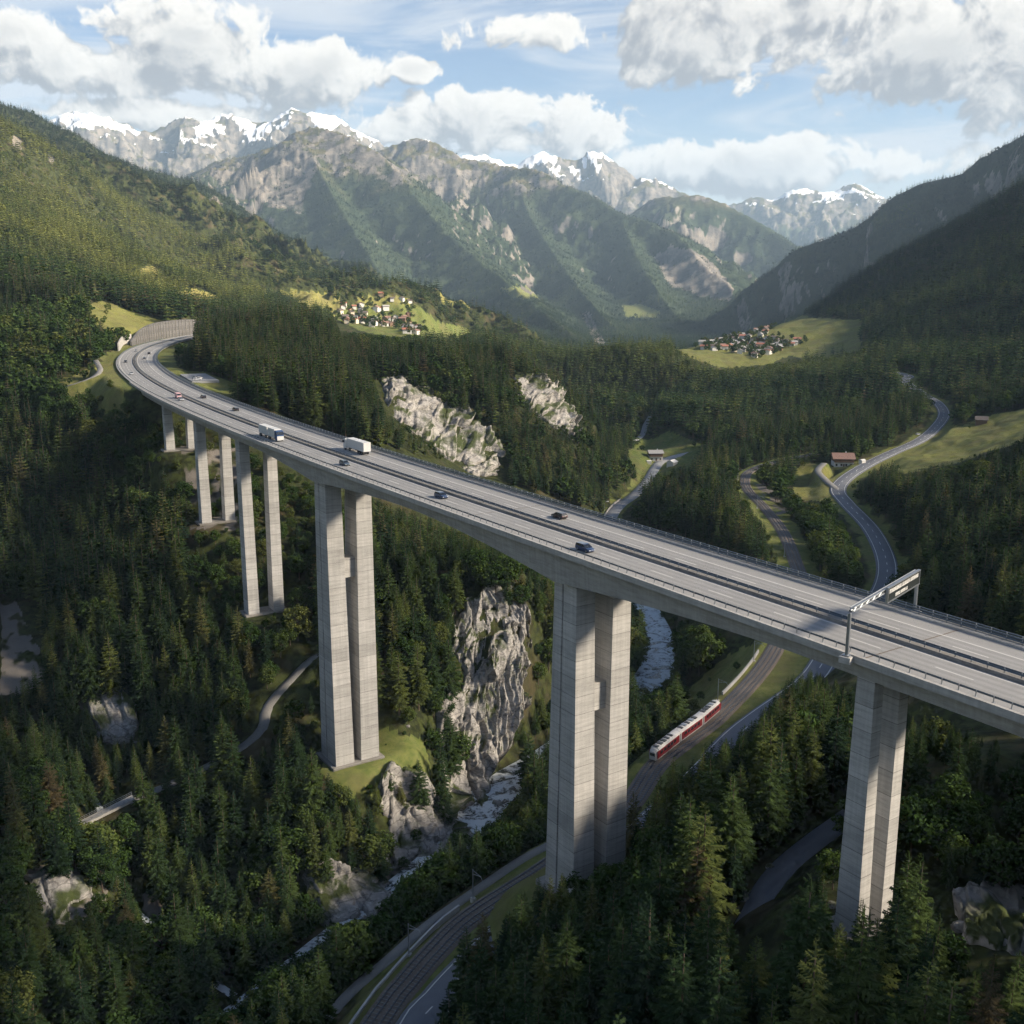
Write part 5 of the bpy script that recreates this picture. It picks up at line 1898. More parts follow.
VPTS += village('right', [([(694, 338), (716, 330), (730, 334), (732, 352), (704, 350)], 0.34, 'in the left part of right village'), ([(732, 334), (778, 340), (782, 350), (756, 358), (734, 353)], 0.36, 'in the right part of right village'),
                          ([(752, 326), (768, 328), (766, 334), (754, 333)], 0.1, 'in the cluster above right village'), ([(774, 316), (796, 310), (798, 316), (778, 322)], 0.09, 'on the meadow above right village'), ([(784, 342), (798, 340), (798, 346), (786, 347)], 0.11, 'at the right end of right village')], 80, 22, KR, 1200, 0.68, -0.2)


# ------------------------------------------------------------------ walls, parking, footbridge, masts, lamp
def wall_line(name, label, pts, thick, mat):
    """pts: (x, y, z bottom, z top)"""
    P = np.array(pts)
    T = np.gradient(P[:, :2], axis=0)
    T /= np.linalg.norm(T, axis=1)[:, None]
    Nn = np.c_[T[:, 1], -T[:, 0]]
    m = MB()
    m.sweep([[(p[0] - n_[0] * thick / 2, p[1] - n_[1] * thick / 2, p[2]), (p[0] + n_[0] * thick / 2, p[1] + n_[1] * thick / 2, p[2]), (p[0] + n_[0] * thick / 2, p[1] + n_[1] * thick / 2, p[3]), (p[0] - n_[0] * thick / 2, p[1] - n_[1] * thick / 2, p[3])] for p, n_ in zip(P, Nn)], True)
    o = m.build(name, mat)
    return tag(o, label, 'wall')


M_WALLC = mat_concrete('ribbed_wall_concrete', (0.145, 0.14, 0.135), 3.0, True)
ctr = []
for F_, h_ in ((835, 3), (850, 7), (870, 11), (900, 13.5), (930, 14), (960, 14), (985, 13), (1005, 11), (1016, 8)):
    q = deck_pt(s_of_F(F_), -6.5 if F_ < 940 else -6.5 + (F_ - 940) * 0.16)
    ctr.append([q[0], q[1], h_])
ctr = resample(np.array(ctr), 6)
wl = wall_line('retaining_wall', 'high curved grey retaining wall above the far bend of the motorway', [(q[0], q[1], -64, -56.5 + q[2]) for q in ctr], 1.4, M_WALLC)
mb = MB()
for i in range(2, len(ctr) - 1, 1):
    q = ctr[i]
    d = ctr[min(i + 1, len(ctr) - 1)][:2] - ctr[i - 1][:2]
    a = math.atan2(d[1], d[0])
    M4 = Matrix.Translation((q[0], q[1], 0)) @ Matrix.Rotation(a, 4, 'Z')
    mb.box(-0.3, 0.3, -1.1, -0.72, -60, -57 + q[2], 0, M4)
mb.build('buttress', M_CONC_DARK, wl)['kind'] = 'stuff'
ctr = resample(np.array([[*rz(124, 350, -56)[:2], 3], [*rz(128, 343, -54)[:2], 4], [*rz(136, 336, -50)[:2], 4]]), 5)
wall_line('retaining_wall', 'low pale wall curving up the bank left of the motorway bend', [(q[0] - 4, q[1], -62, -54 + q[2] * 0.9 + 2 * i / len(ctr)) for i, q in enumerate(ctr)], 0.8, M_CONC_BEAM)

q0 = deck_pt(s_of_F(575), 34, -1.6)
T = deck_dir(s_of_F(575))
mb = MB()
q0[2] += 0.0
M4 = Matrix.Translation(q0) @ Matrix.Rotation(math.atan2(T[1], T[0]), 4, 'Z')
mb.box(-20, 24, -12, 2, -2.2, 0.25, 0, M4)
tag(mb.build('parking_area', M_STREET), 'grey parking area beside the motorway', None, None, 'structure')
for i, (dx, dy, lab) in enumerate(((-15, 0.5, 'white car parked nearest the motorway on the grey parking area'), (-10, -1.5, 'white car parked in the middle of the row on the grey parking area'), (-5, 0.2, 'white car parked at the far end of the row on the grey parking area'))):
    P = M4 @ Vector((dx, dy - 2, 0.26))
    make_car('parked_car', lab, P_WHITE, P, 0.3 + i, 'hatch', 4.4)

# footbridge over the side gully
a, b = Vector(rt(127, 801, 337)), Vector(rt(84, 823, 331))
fb = tag(empty('footbridge', a, math.atan2((b - a).y, (b - a).x)), 'small grey footbridge with railings crossing the side gully at left', 'footbridge')
ln = (b - a).length
sl = (b.z - a.z) / ln
mb = MB()
mb.sweep([[(x, y, z + sl * x) for y, z in ((-1.6, -0.5), (1.6, -0.5), (1.6, 0.35), (-1.6, 0.35))] for x in (-2, ln + 2)], True)
mb.build('deck', M_CONC_BEAM, fb)
for sd in (-1.5, 1.5):
    mb = MB()
    for z in (0.85, 1.4):
        mb.tube([(-2, sd, z - 2 * sl), (ln + 2, sd, z + (ln + 2) * sl)], 0.06, 5)
    for x in np.arange(-1.8, ln + 2, 1.6):
        mb.tube([(x, sd, 0.3 + sl * x), (x, sd, 1.42 + sl * x)], 0.05, 5)
    mb.build('railing', M_STEEL, fb)
for x in (-1.5, ln + 1.5):
    mb = MB()
    mb.box(x - 0.8, x + 0.8, -1.9, 1.9, sl * x - 7, sl * x - 0.5)
    mb.build('abutment', M_CONC_DARK, fb)

# overhead line masts along the railway
MAST = None
ss = s_near(RQ, rz(399, 965, -150))
k = 0
for s_, word in [(s_near(RQ, rz(402, 1000, -150)) + 12, 'beside the track at the bottom of the picture'), (s_near(RQ, rz(470, 918, -148)) + 4, 'beside the gravel path left of the middle pier'), (s_near(RQ, rz(722, 711, -139.5)) + 8, 'just ahead of the train'),
                 (s_near(RQ, rz(770, 657, -138)) - 6, 'between the train and the viaduct'), (s_near(RQ, rz(795, 560, -135.5)) + 6, 'just beyond the far railing of the viaduct'), (s_near(RQ, rz(765, 508, -134.5)), 'at the start of the upper railway curve'), (s_near(RQ, rz(745, 480, -134)), 'at the far end of the upper railway curve')]:
    P, T = on_line(RQ, RN, s_, -4.6, 0)
    r_ = tag(empty('catenary_mast', P, math.atan2(T[1], T[0])), 'grey steel overhead line mast ' + word, 'mast', 'overhead line masts along the railway')
    m = MB()
    m.tube([(0, 0, -1), (0, 0, 7.6)], 0.17, 8, 0, True, 0.11)
    m.build('pole', M_STEEL, r_)
    m = MB()
    m.tube([(0, 0, 6.4), (0, -2.9, 6.9)], 0.06, 6)
    m.tube([(0, 0, 7.4), (0, -2.6, 6.9)], 0.04, 6)
    m.tube([(0, -2.7, 6.9), (0, -3.4, 5.9)], 0.05, 6)
    m.build('arm', M_STEEL, r_)
    m = MB()
    m.box(-0.5, 0.5, -0.5, 0.5, -1.2, 0.12)
    m.build('base', M_CONC_BEAM, r_)

P = at(604, 524, 400)
r_ = tag(empty('street_lamp', P), 'tall street lamp with white head beside the riverside road beyond the viaduct', 'street lamp')
m = MB()
m.tube([(0, 0, 0), (0, 0, 13), (0.5, 0, 14), (1.6, 0, 14.3)], 0.14, 8, 0, True, 0.08)
m.build('pole', M_STEEL, r_)
m = MB()
m.box(1.4, 2.9, -0.3, 0.3, 14.15, 14.5)
m.build('lamp_head', M_LAMPW, r_, bevel=0.08)

# low guard wall along the outside of the riverside road and the railway
SQ = LINES['street'][0]
tn = np.gradient(SQ[:, :2], axis=0)
tn /= np.linalg.norm(tn, axis=1)[:, None]
wall_line('guard_wall', 'pale guard wall along the curve of the riverside road', [(q[0] - n_[1] * 4.3, q[1] + n_[0] * 4.3, q[2] - 1.5, q[2] + 1.1) for q, n_ in zip(SQ[:22], tn[:22])], 0.4, M_CONC_BEAM)
i0, i1 = int(np.argmin(np.hypot(RQ[:, 0] - rz(722, 711, -139.5)[0], RQ[:, 1] - rz(722, 711, -139.5)[1]))), int(np.argmin(np.hypot(RQ[:, 0] - rz(768, 655, -138)[0], RQ[:, 1] - rz(768, 655, -138)[1])))
wall_line('guard_wall', 'white low wall along the left side of the track ahead of the train', [(RQ[i, 0] - RN[i, 0] * 5.0, RQ[i, 1] - RN[i, 1] * 5.0, RQ[i, 2] - 1.5, RQ[i, 2] + 0.9) for i in range(i0 + 4, i1 + 1)], 0.5, M_STREET)
i0, i1 = int(np.argmin(np.hypot(RQ[:, 0] - rz(400, 1005, -150)[0], RQ[:, 1] - rz(400, 1005, -150)[1]))), int(np.argmin(np.hypot(RQ[:, 0] - rz(470, 918, -148)[0], RQ[:, 1] - rz(470, 918, -148)[1])))
wall_line('guard_wall', 'rough grey track side wall beside the grass strip at the bottom', [(RQ[i, 0] - RN[i, 0] * 4.9, RQ[i, 1] - RN[i, 1] * 4.9, RQ[i, 2] - 1.8, RQ[i, 2] + 0.35) for i in range(max(i0 - 6, 0), i1 + 1)], 0.5, M_CONC_BEAM)

# ------------------------------------------------------------------ trees
def mat_foliage(name, cols, seed=0.0, trans=0.22, sunlit_col=(0.18, 0.195, 0.055)):
    """cols: list of (position, colour) along a per-tree random value; leaf-to-leaf variation by position"""
    m = bpy.data.materials.new(name)
    m.use_nodes = True
    nt = m.node_tree
    nt.nodes.remove(nt.nodes['Principled BSDF'])
    out = nt.nodes['Material Output']
    oi = N(nt, 'ShaderNodeObjectInfo')
    ramp = N(nt, 'ShaderNodeValToRGB')
    L(nt, math_(nt, 'FRACT', math_(nt, 'ADD', oi.outputs['Random'], seed)), ramp.inputs[0])
    el = ramp.color_ramp.elements
    while len(el) < len(cols):
        el.new(0.5)
    for e, (p, c) in zip(el, cols):
        e.position = p
        e.color = (*c, 1)
    geo = N(nt, 'ShaderNodeNewGeometry')
    k = math_(nt, 'MULTIPLY_ADD', geo.outputs['Random Per Island'], 0.7, 0.65)
    st = N(nt, 'ShaderNodeAttribute', attribute_type='INSTANCER', attribute_name='sun_far_tone')
    tone = mixc(nt, math_(nt, 'MAXIMUM', st.outputs['Fac'], 0.0), ramp.outputs[0], (*sunlit_col, 1))  # positive values paint a sunlit yellow-green into the foliage colour
    tone = mixc(nt, math_(nt, 'MAXIMUM', math_(nt, 'MULTIPLY', st.outputs['Fac'], -1.0), 0.0), tone, (0.020, 0.036, 0.024, 1))  # negative values give a deeper green
    mul = N(nt, 'ShaderNodeVectorMath', operation='SCALE')
    L(nt, tone, mul.inputs[0])
    L(nt, k, mul.inputs['Scale'])
    d = N(nt, 'ShaderNodeBsdfDiffuse')
    t = N(nt, 'ShaderNodeBsdfTranslucent')
    L(nt, mul.outputs[0], d.inputs['Color'])
    L(nt, mul.outputs[0], t.inputs['Color'])
    mx = N(nt, 'ShaderNodeMixShader')
    mx.inputs[0].default_value = trans
    L(nt, d.outputs[0], mx.inputs[1])
    L(nt, t.outputs[0], mx.inputs[2])
    L(nt, mx.outputs[0], out.inputs['Surface'])
    return m


SPRUCE_COLS = [(0.0, (0.020, 0.038, 0.021)), (0.35, (0.036, 0.061, 0.025)), (0.7, (0.058, 0.086, 0.029)), (0.93, (0.098, 0.118, 0.036)), (1.0, (0.105, 0.085, 0.046))]
BROAD_COLS = [(0.0, (0.034, 0.062, 0.020)), (0.4, (0.050, 0.086, 0.025)), (0.8, (0.078, 0.112, 0.032)), (1.0, (0.12, 0.132, 0.040))]
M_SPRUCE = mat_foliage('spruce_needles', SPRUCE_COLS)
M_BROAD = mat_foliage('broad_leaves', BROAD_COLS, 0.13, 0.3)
M_BARK = plain('tree_bark', (0.10, 0.075, 0.055), 0.9, var=0.3, scale=4)


def spruce_crown(sd, whorls, per, rmax, detail):
    r = np.random.default_rng(sd)
    V, F = [], []
    bare = r.uniform(0.06, 0.16)
    lean = r.uniform(-0.012, 0.012, 2)

    def tri(a, b, c):
        k = len(V)
        V.extend((a, b, c))
        F.append((k, k + 1, k + 2))
    for i in range(whorls):
        t = i / (whorls - 1)
        z = bare + (0.985 - bare) * t ** 0.92
        n = max(3, int(round(per * (1 - 0.5 * t))))
        a0 = r.uniform(0, 6.28)
        taper = (1 - t) ** 0.82 * min(1, 0.62 + 2.2 * t)
        for j in range(n):
            if r.random() < 0.07:
                continue
            a = a0 + 6.283 * (j + r.uniform(-0.3, 0.3)) / n
            Ln = rmax * taper * r.uniform(0.72, 1.18) + 0.012
            d = np.array([math.cos(a), math.sin(a), 0.0])
            lat = np.array([-d[1], d[0], 0.0])
            drp = 0.42 * (1 - t) + r.uniform(-0.08, 0.12) - 0.35 * t
            zz = z + r.uniform(-0.012, 0.012)
            base = np.array([lean[0] * t, lean[1] * t, zz])

            def P(s):
                return base + d * (Ln * s) + np.array([0, 0, Ln * (0.12 * s - drp * s * s)])
            if detail == 2:
                for s in (0.22, 0.42, 0.60, 0.76, 0.90):
                    p = P(s)
                    w = d * Ln * 0.10
                    q = Ln * (0.46 - 0.30 * s) * r.uniform(0.8, 1.25)
                    for sg in (-1, 1):
                        tri(p - w, p + w, p + lat * sg * q + d * q * 0.55 - np.array([0, 0, q * r.uniform(0.15, 0.55)]))
                    tri(p - w * 1.2, p + w * 1.2, p + d * Ln * 0.05 - np.array([0, 0, Ln * r.uniform(0.12, 0.26)]))
                p = P(0.86)
                tri(p - lat * Ln * 0.07, p + lat * Ln * 0.07, P(1.08))
            elif detail == 1:
                p0, p1, p2 = P(0.12), P(0.62), P(1.05)
                q = Ln * 0.36 * r.uniform(0.8, 1.2)
                for sg in (-1, 1):
                    tri(p0, p2, p1 + lat * sg * q - np.array([0, 0, q * 0.45]))
                tri(p0, p2, p1 - np.array([0, 0, Ln * 0.26]))
            else:
                p0, p1 = P(0.0) + np.array([0, 0, 0.03]), P(1.0)
                q = Ln * 0.52
                tri(p0, p1 + lat * q - np.array([0, 0, 0.02]), p1 - lat * q + d * Ln * 0.06)
    # leader
    for a in (0, 2.1, 4.2):
        tri(np.array([0.006 * math.cos(a), 0.006 * math.sin(a), 0.93]), np.array([0.006 * math.cos(a + 2), 0.006 * math.sin(a + 2), 0.93]), np.array([0, 0, 1.0]))
    return np.array(V), np.array(F)


def broad_crown(sd, clumps, leaves, size):
    r = np.random.default_rng(sd)
    V, F = [], []
    rx, rz_v, cz = r.uniform(0.25, 0.32), r.uniform(0.34, 0.40), 0.60
    for i in range(clumps):
        u = r.normal(size=3)
        u /= np.linalg.norm(u)
        rad = r.uniform(0.45, 1.0) ** 0.6
        c = np.array([u[0] * rx * rad, u[1] * rx * rad, cz + u[2] * rz_v * rad * (1 if u[2] > 0 else 0.85)])
        cr = r.uniform(0.075, 0.13)
        for j in range(leaves):
            v = r.normal(size=3)
            v /= np.linalg.norm(v)
            p = c + v * cr * r.uniform(0.55, 1.05) * np.array([1, 1, 0.8])
            nrm = v + r.normal(size=3) * 0.5 + np.array([0, 0, 0.5])
            nrm /= np.linalg.norm(nrm)
            a = np.cross(nrm, r.normal(size=3))
            a /= np.linalg.norm(a)
            b = np.cross(nrm, a)
            s = size * r.uniform(0.7, 1.3)
            k = len(V)
            V.extend((p - a * s * 0.5, p + b * s * 0.33, p + a * s * 0.5, p - b * s * 0.33))
            F.append((k, k + 1, k + 2, k + 3))
    return np.array(V), np.array(F)


def trunk_mesh(h0, h1, r0, r1, n=7, limbs=0, sd=0):
    r = random.Random(sd)
    mb = MB()
    mb.tube([(0, 0, -0.04), (0, 0, h0 * 0.4), (0, 0, h1)], r0, n, 0, True, r1)
    for i in range(limbs):
        a = r.uniform(0, 6.28)
        z = r.uniform(0.28, 0.55)
        l = r.uniform(0.12, 0.2)
        mb.tube([(0, 0, z), (l * 0.6 * math.cos(a), l * 0.6 * math.sin(a), z + l * 0.7), (l * math.cos(a), l * math.sin(a), z + l * 1.5)], r0 * 0.45, 5, 0, True, r0 * 0.12)
    return mb


def proto(name, VF, trunk, leafmat):
    """crown mesh, trunk mesh, and one joined mesh for the far instances"""
    V, F = VF
    cm = mesh_np(name + '_crown', V, F, leafmat)
    tme = bpy.data.meshes.new(name + '_trunk')
    tme.from_pydata(trunk.v, [], trunk.f)
    tme.materials.append(M_BARK)
    jm = bpy.data.meshes.new(name)
    jm.from_pydata(trunk.v + [tuple(v) for v in V], [], trunk.f + [tuple(int(i) + len(trunk.v) for i in f) for f in F])
    jm.materials.append(M_BARK)
    jm.materials.append(leafmat)
    jm.polygons.foreach_set('material_index', np.r_[np.zeros(len(trunk.f)), np.ones(len(F))].astype(np.int32))
    jm.update()
    return cm, tme, jm


SPR_HI = [proto('spruce', spruce_crown(100 + i, 25 + i % 3 * 2, 8, (0.135, 0.155, 0.175, 0.145, 0.165, 0.125)[i], 2), trunk_mesh(0.5, 0.95, 0.012, 0.002), M_SPRUCE) for i in range(6)]
SPR_MID = [proto('spruce', spruce_crown(200 + i, 15, 7, (0.14, 0.16, 0.18, 0.15)[i], 1), trunk_mesh(0.5, 0.9, 0.012, 0.002, 5), M_SPRUCE) for i in range(4)]
SPR_LOW = [proto('spruce', spruce_crown(300 + i, 8, 6, (0.15, 0.17, 0.19, 0.16)[i], 0), trunk_mesh(0.5, 0.6, 0.012, 0.004, 3), M_SPRUCE) for i in range(4)]
BRO_HI = [proto('broadleaf', broad_crown(400 + i, 52, 34, 0.055), trunk_mesh(0.4, 0.62, 0.02, 0.006, 7, 5, i), M_BROAD) for i in range(5)]
BRO_LOW = [proto('broadleaf', broad_crown(500 + i, 26, 11, 0.12), trunk_mesh(0.4, 0.6, 0.02, 0.006, 4), M_BROAD) for i in range(3)]

# ---- where trees grow
HORIZ = np.maximum.accumulate(GZ / RR[:, None], axis=0)
SCRUB = np.where(in_poly(PXG, PYG, [(318, 740), (384, 724), (430, 740), (436, 775), (395, 802), (345, 798)]) & (RG < 420), 0.28, np.where(in_poly(PXG, PYG, [(50, 360), (140, 360), (150, 440), (60, 440)]), 0.16, 0.05)) * (meadow > 0.4) * (RG < 1100)
FOREST = np.clip(1 - np.maximum(meadow, clear) - np.where(RG > 2500, np.maximum(rock, alp), rock * 0.9), 0, 1)
FOREST = np.maximum(FOREST, SCRUB * (clear < 0.5))


def grid_at(A_, x, y):
    th, r = np.arctan2(x, y), np.hypot(x, y)
    i = np.clip(np.searchsorted(TH, th) - 1, 0, NT - 2)
    j = np.clip(np.searchsorted(RR, r) - 1, 0, NR_ - 2)
    return A_[j, i]


def candidates(r0, r1, sp, seed):
    g = np.random.default_rng(seed)
    ymax, xm = r1, r1 * math.sin(R(32))
    xs, ys = np.meshgrid(np.arange(-xm - 60, xm + 60, sp), np.arange(40, ymax, sp))
    x = (xs + g.uniform(-0.48, 0.48, xs.shape) * sp).ravel()
    y = (ys + g.uniform(-0.48, 0.48, ys.shape) * sp).ravel()
    r = np.hypot(x, y)
    th = np.degrees(np.arctan2(x, y))
    m = (r >= r0) & (r < r1) & ((np.abs(th) < 29.5) | ((np.abs(x) < y * 0.5 + 60) & (r < 500)))
    x, y = x[m], y[m]
    z = zat(x, y)
    r = np.hypot(x, y)
    hz = grid_at(HORIZ, x, y)
    px, py, d = project(x, y, z + 20)
    m = ((z + 26) / r > hz - 0.006) & (py < 1110) & (px > -90) & (px < 1114)
    m &= g.random(len(x)) < grid_at(FOREST, x, y)
    return x[m], y[m], z[m], g


# places the photograph shows free of tree tops: outline, only trees nearer than this are kept out
KEEP = [
    ([(786, 480), (806, 464), (832, 468), (838, 488), (820, 502), (800, 500)], 690), ([(884, 452), (936, 426), (960, 428), (1024, 410), (1024, 436), (960, 458), (905, 470)], 800), ([(668, 344), (700, 333), (860, 322), (860, 348), (760, 364), (720, 366)], 1450),
    ([(1040, 640), (860, 590), (640, 520), (400, 445), (250, 400), (150, 350), (110, 350), (112, 385), (230, 442), (320, 484), (390, 498), (460, 524), (520, 554), (560, 582), (640, 602), (740, 638), (800, 662), (1040, 752)], 900),
    ([(312, 470), (378, 480), (392, 750), (352, 775), (314, 748)], 353), ([(548, 570), (634, 590), (636, 850), (590, 872), (540, 872)], 247), ([(850, 670), (912, 680), (896, 885), (872, 900), (832, 890)], 178),
    ([(228, 430), (276, 440), (286, 612), (240, 618)], 400), ([(188, 410), (230, 420), (236, 525), (190, 530)], 450), ([(152, 395), (196, 400), (196, 450), (152, 452)], 500),
    ([(664, 752), (722, 700), (735, 706), (690, 752)], 330), ([(700, 712), (745, 650), (790, 640), (800, 660), (735, 735), (720, 735)], 370),
    ([(380, 1024), (424, 960), (455, 925), (462, 962), (425, 1024)], 215), ([(335, 1024), (365, 985), (430, 925), (440, 935), (385, 1000), (360, 1024)], 225), ([(455, 900), (545, 845), (545, 858), (470, 905)], 240),
    ([(650, 616), (668, 620), (676, 668), (656, 690), (645, 690)], 500), ([(470, 780), (520, 775), (515, 800), (480, 830), (470, 815)], 380), ([(612, 505), (640, 490), (640, 500), (622, 520), (612, 520)], 780),
    ([(840, 486), (860, 474), (900, 452), (940, 425), (948, 405), (938, 398), (930, 415), (880, 448), (832, 475), (826, 492), (850, 540), (868, 600), (892, 600), (890, 555), (860, 515)], 1000),
    ([(738, 474), (755, 474), (757, 500), (790, 540), (806, 580), (790, 585), (765, 520), (738, 490)], 700),
    ([(738, 934), (752, 878), (784, 850), (820, 824), (836, 848), (802, 882), (784, 934)], 215), ([(630, 445), (650, 436), (700, 440), (690, 462), (655, 472), (632, 462)], 930), ([(820, 445), (864, 445), (864, 478), (815, 480)], 750),
    ([(456, 630), (480, 595), (510, 600), (534, 634), (526, 690), (500, 730), (482, 785), (470, 770), (466, 700)], 412), ([(375, 375), (420, 385), (470, 410), (510, 465), (480, 476), (430, 440), (385, 410)], 720), ([(510, 372), (545, 380), (580, 430), (545, 415)], 830),
    ([(300, 650), (322, 645), (322, 668), (282, 712), (258, 752), (240, 752), (262, 700)], 400), ([(78, 815), (128, 795), (132, 803), (88, 828)], 340), ([(310, 740), (400, 725), (430, 745), (405, 770), (345, 785)], 350),
    ([(328, 303), (410, 303), (430, 330), (400, 336), (340, 330)], 1900), ([(690, 325), (800, 320), (800, 358), (740, 362), (690, 350)], 1680),
    ([(955, 895), (1024, 885), (1024, 950), (950, 945)], 178), ([(128, 318), (190, 318), (192, 340), (128, 350)], 1020), ([(170, 372), (218, 372), (218, 386), (170, 386)], 560), ([(970, 412), (992, 412), (992, 428), (970, 428)], 860),
    ([(392, 770), (440, 775), (440, 845), (410, 856), (390, 820)], 345), ([(296, 884), (340, 874), (392, 876), (392, 912), (340, 925)], 332), ([(84, 698), (118, 692), (138, 732), (106, 740)], 400), ([(28, 874), (88, 868), (98, 898), (42, 912)], 300), ([(130, 884), (152, 880), (160, 915), (146, 920)], 320), ([(0, 560), (30, 590), (40, 650), (10, 690), (0, 690)], 420),
]


def keep_clear(x, y, z, h):
    ok = np.ones(len(x), bool)
    nr = np.nonzero(np.hypot(x, y) < 1950)[0]
    x, y, z, h = x[nr], y[nr], z[nr], h[nr]
    bad = np.zeros(len(nr), bool)
    for f, w in ((0.98, 0), (0.78, -0.08), (0.78, 0.08), (0.55, -0.15), (0.55, 0), (0.55, 0.15), (0.3, -0.2), (0.3, 0), (0.3, 0.2)):
        px, py, d = project(x + w * h, y, z + h * f)
        for poly, dm in KEEP:
            P_ = np.array(poly)
            m = (d < dm) & ~bad & (px > P_[:, 0].min()) & (px < P_[:, 0].max()) & (py > P_[:, 1].min()) & (py < P_[:, 1].max())
            k = np.nonzero(m)[0]
            if len(k):
                bad[k] |= in_poly(px[k], py[k], poly)
    ok[nr[bad]] = False
    return ok


def not_on_deck(x, y, z, h):
    s_, u_ = deck_su(x, y)
    bad = (u_ > -2.5) & (u_ < 28.5) & (z + h > DECK_Z - 4) & (y < 1000)
    for (F, un, zb, al, ab, wt, wb, gap, cb) in PIERS:
        s0 = s_of_F(F)
        bad |= (s_ > s0 - 5) & (s_ < s0 + ab + 5) & (u_ > -3) & (u_ < 24)
    return ~bad


TREES = []          # species, lod, x, y, z, h, rot
for (r0, r1, sp, seed) in ((60, 700, 4.9, 1), (700, 1700, 6.6, 2), (1700, 4600, 9.5, 3), (4600, 8200, 17.0, 4)):
    x, y, z, g = candidates(r0, r1, sp, seed)
    n_ = len(x)
    br = grid_at(broad, x, y)
    mw = grid_at(meadow, x, y)
    r = np.hypot(x, y)
    d_rail = poly_dist(x, y, np.vstack([RIVER[::2]]))[0]
    pb = np.clip((br - 0.62) * 1.5, 0.02, 0.5)
    pb = np.where((d_rail < 45) & (r < 900), np.maximum(pb, 0.32), pb)
    PXt, PYt, _d = project(x, y, z)
    for poly, pp in (([(0, 320), (130, 300), (150, 420), (60, 440), (0, 420)], 0.75), ([(280, 640), (320, 640), (320, 760), (230, 720)], 0.6), ([(640, 600), (730, 600), (740, 680), (640, 760)], 0.8), ([(770, 480), (850, 500), (865, 600), (780, 560)], 0.75),
                     ([(640, 430), (760, 430), (760, 470), (640, 450)], 0.5), ([(330, 870), (470, 800), (560, 850), (420, 950), (330, 1000)], 0.5), ([(190, 400), (320, 480), (320, 640), (200, 620)], 0.45)):
        pb = np.where(in_poly(PXt, PYt, poly) & (r < 1000), np.maximum(pb, pp), pb)
    isb = g.random(n_) < pb
    hn = np.clip(0.5 + 0.6 * fbm(x / 70, y / 70, 2, 71), 0, 1)
    h = np.where(isb, g.uniform(7, 16, n_), (15 + 9 * hn) * g.uniform(0.62, 1.3, n_))
    h = np.where((PYt > 830) & (PXt > 480) & ~isb, h * 1.15, h)
    small = g.random(n_) < 0.10
    open_ = (mw > 0.5)
    isb = isb | (open_ & (g.random(n_) < 0.85))
    h = np.where(open_, g.uniform(2.0, 8.0, n_), h)
    h = np.where(small, h * 0.55, h)
    if r0 >= 1700:
        h *= np.where(r < 2600, 1.05, 0.85) if r0 < 4600 else 1.0
    # scrub under the deck between the left piers and on the knoll
    for poly, k in (([(180, 440), (320, 470), (320, 640), (200, 640)], 0.42), ([(310, 720), (440, 720), (440, 800), (310, 800)], 0.35), ([(800, 820), (1024, 800), (1024, 960), (900, 960), (800, 930)], 0.4), ([(100, 420), (200, 420), (200, 520), (120, 520)], 0.55)):
        mm = in_poly(PXt, PYt, poly) & (r < 600)
        h = np.where(mm, h * k, h)
        isb = np.where(mm & (g.random(n_) < 0.6), True, isb)
    ok = not_on_deck(x, y, z, h)
    if r0 < 2000:
        kc = keep_clear(x, y, z, h)
        for f_ in (0.65, 0.42, 0.25, 0.14):
            h2 = h * f_
            k2 = keep_clear(x, y, z, h2) & ~kc & (h2 > 1.8)
            h = np.where(k2, h2, h)
            kc |= k2
        ok &= kc
    rot = g.uniform(0, 6.283, n_)
    sun_far_tone = np.where(in_poly(PXt, PYt, [(-120, 60), (0, 100), (60, 140), (125, 195), (200, 235), (300, 284), (340, 300), (170, 304), (130, 292), (60, 268), (0, 250), (-120, 230)]) & (r > 1080) & (r < 2900), np.clip(0.55 + 0.7 * fbm(x / 120, y / 120, 3, 91) + g.normal(0, 0.18, n_), 0, 1), 0.0)  # sunshine on the left slope, put into its trees' colour
    sun_far_tone = np.where((sun_far_tone == 0) & (r > 1300), np.clip(-0.75 * sstep(r, 1300, 3200) + 0.7 * fbm(x / 300, y / 300, 3, 93), -1, 0.25), sun_far_tone)  # other trees turn deeper green with distance
    for a in np.nonzero(ok)[0]:
        TREES.append((1 if isb[a] else 0, x[a], y[a], z[a], h[a], rot[a], sun_far_tone[a]))
gv_ = np.random.default_rng(77)
for P_, _z in VPTS:                      # gardens between the village houses
    for _ in range(3):
        a_ = gv_.uniform(0, 6.283)
        x_, y_ = P_[0] + gv_.uniform(9, 16) * math.cos(a_), P_[1] + gv_.uniform(9, 16) * math.sin(a_)
        TREES.append((1, x_, y_, float(zat(x_, y_)), gv_.uniform(5, 11), a_, 0.0))
TREES = np.array(TREES)
print('trees', len(TREES), 'broad', int(TREES[:, 0].sum()), round(time.time() - T0, 1))

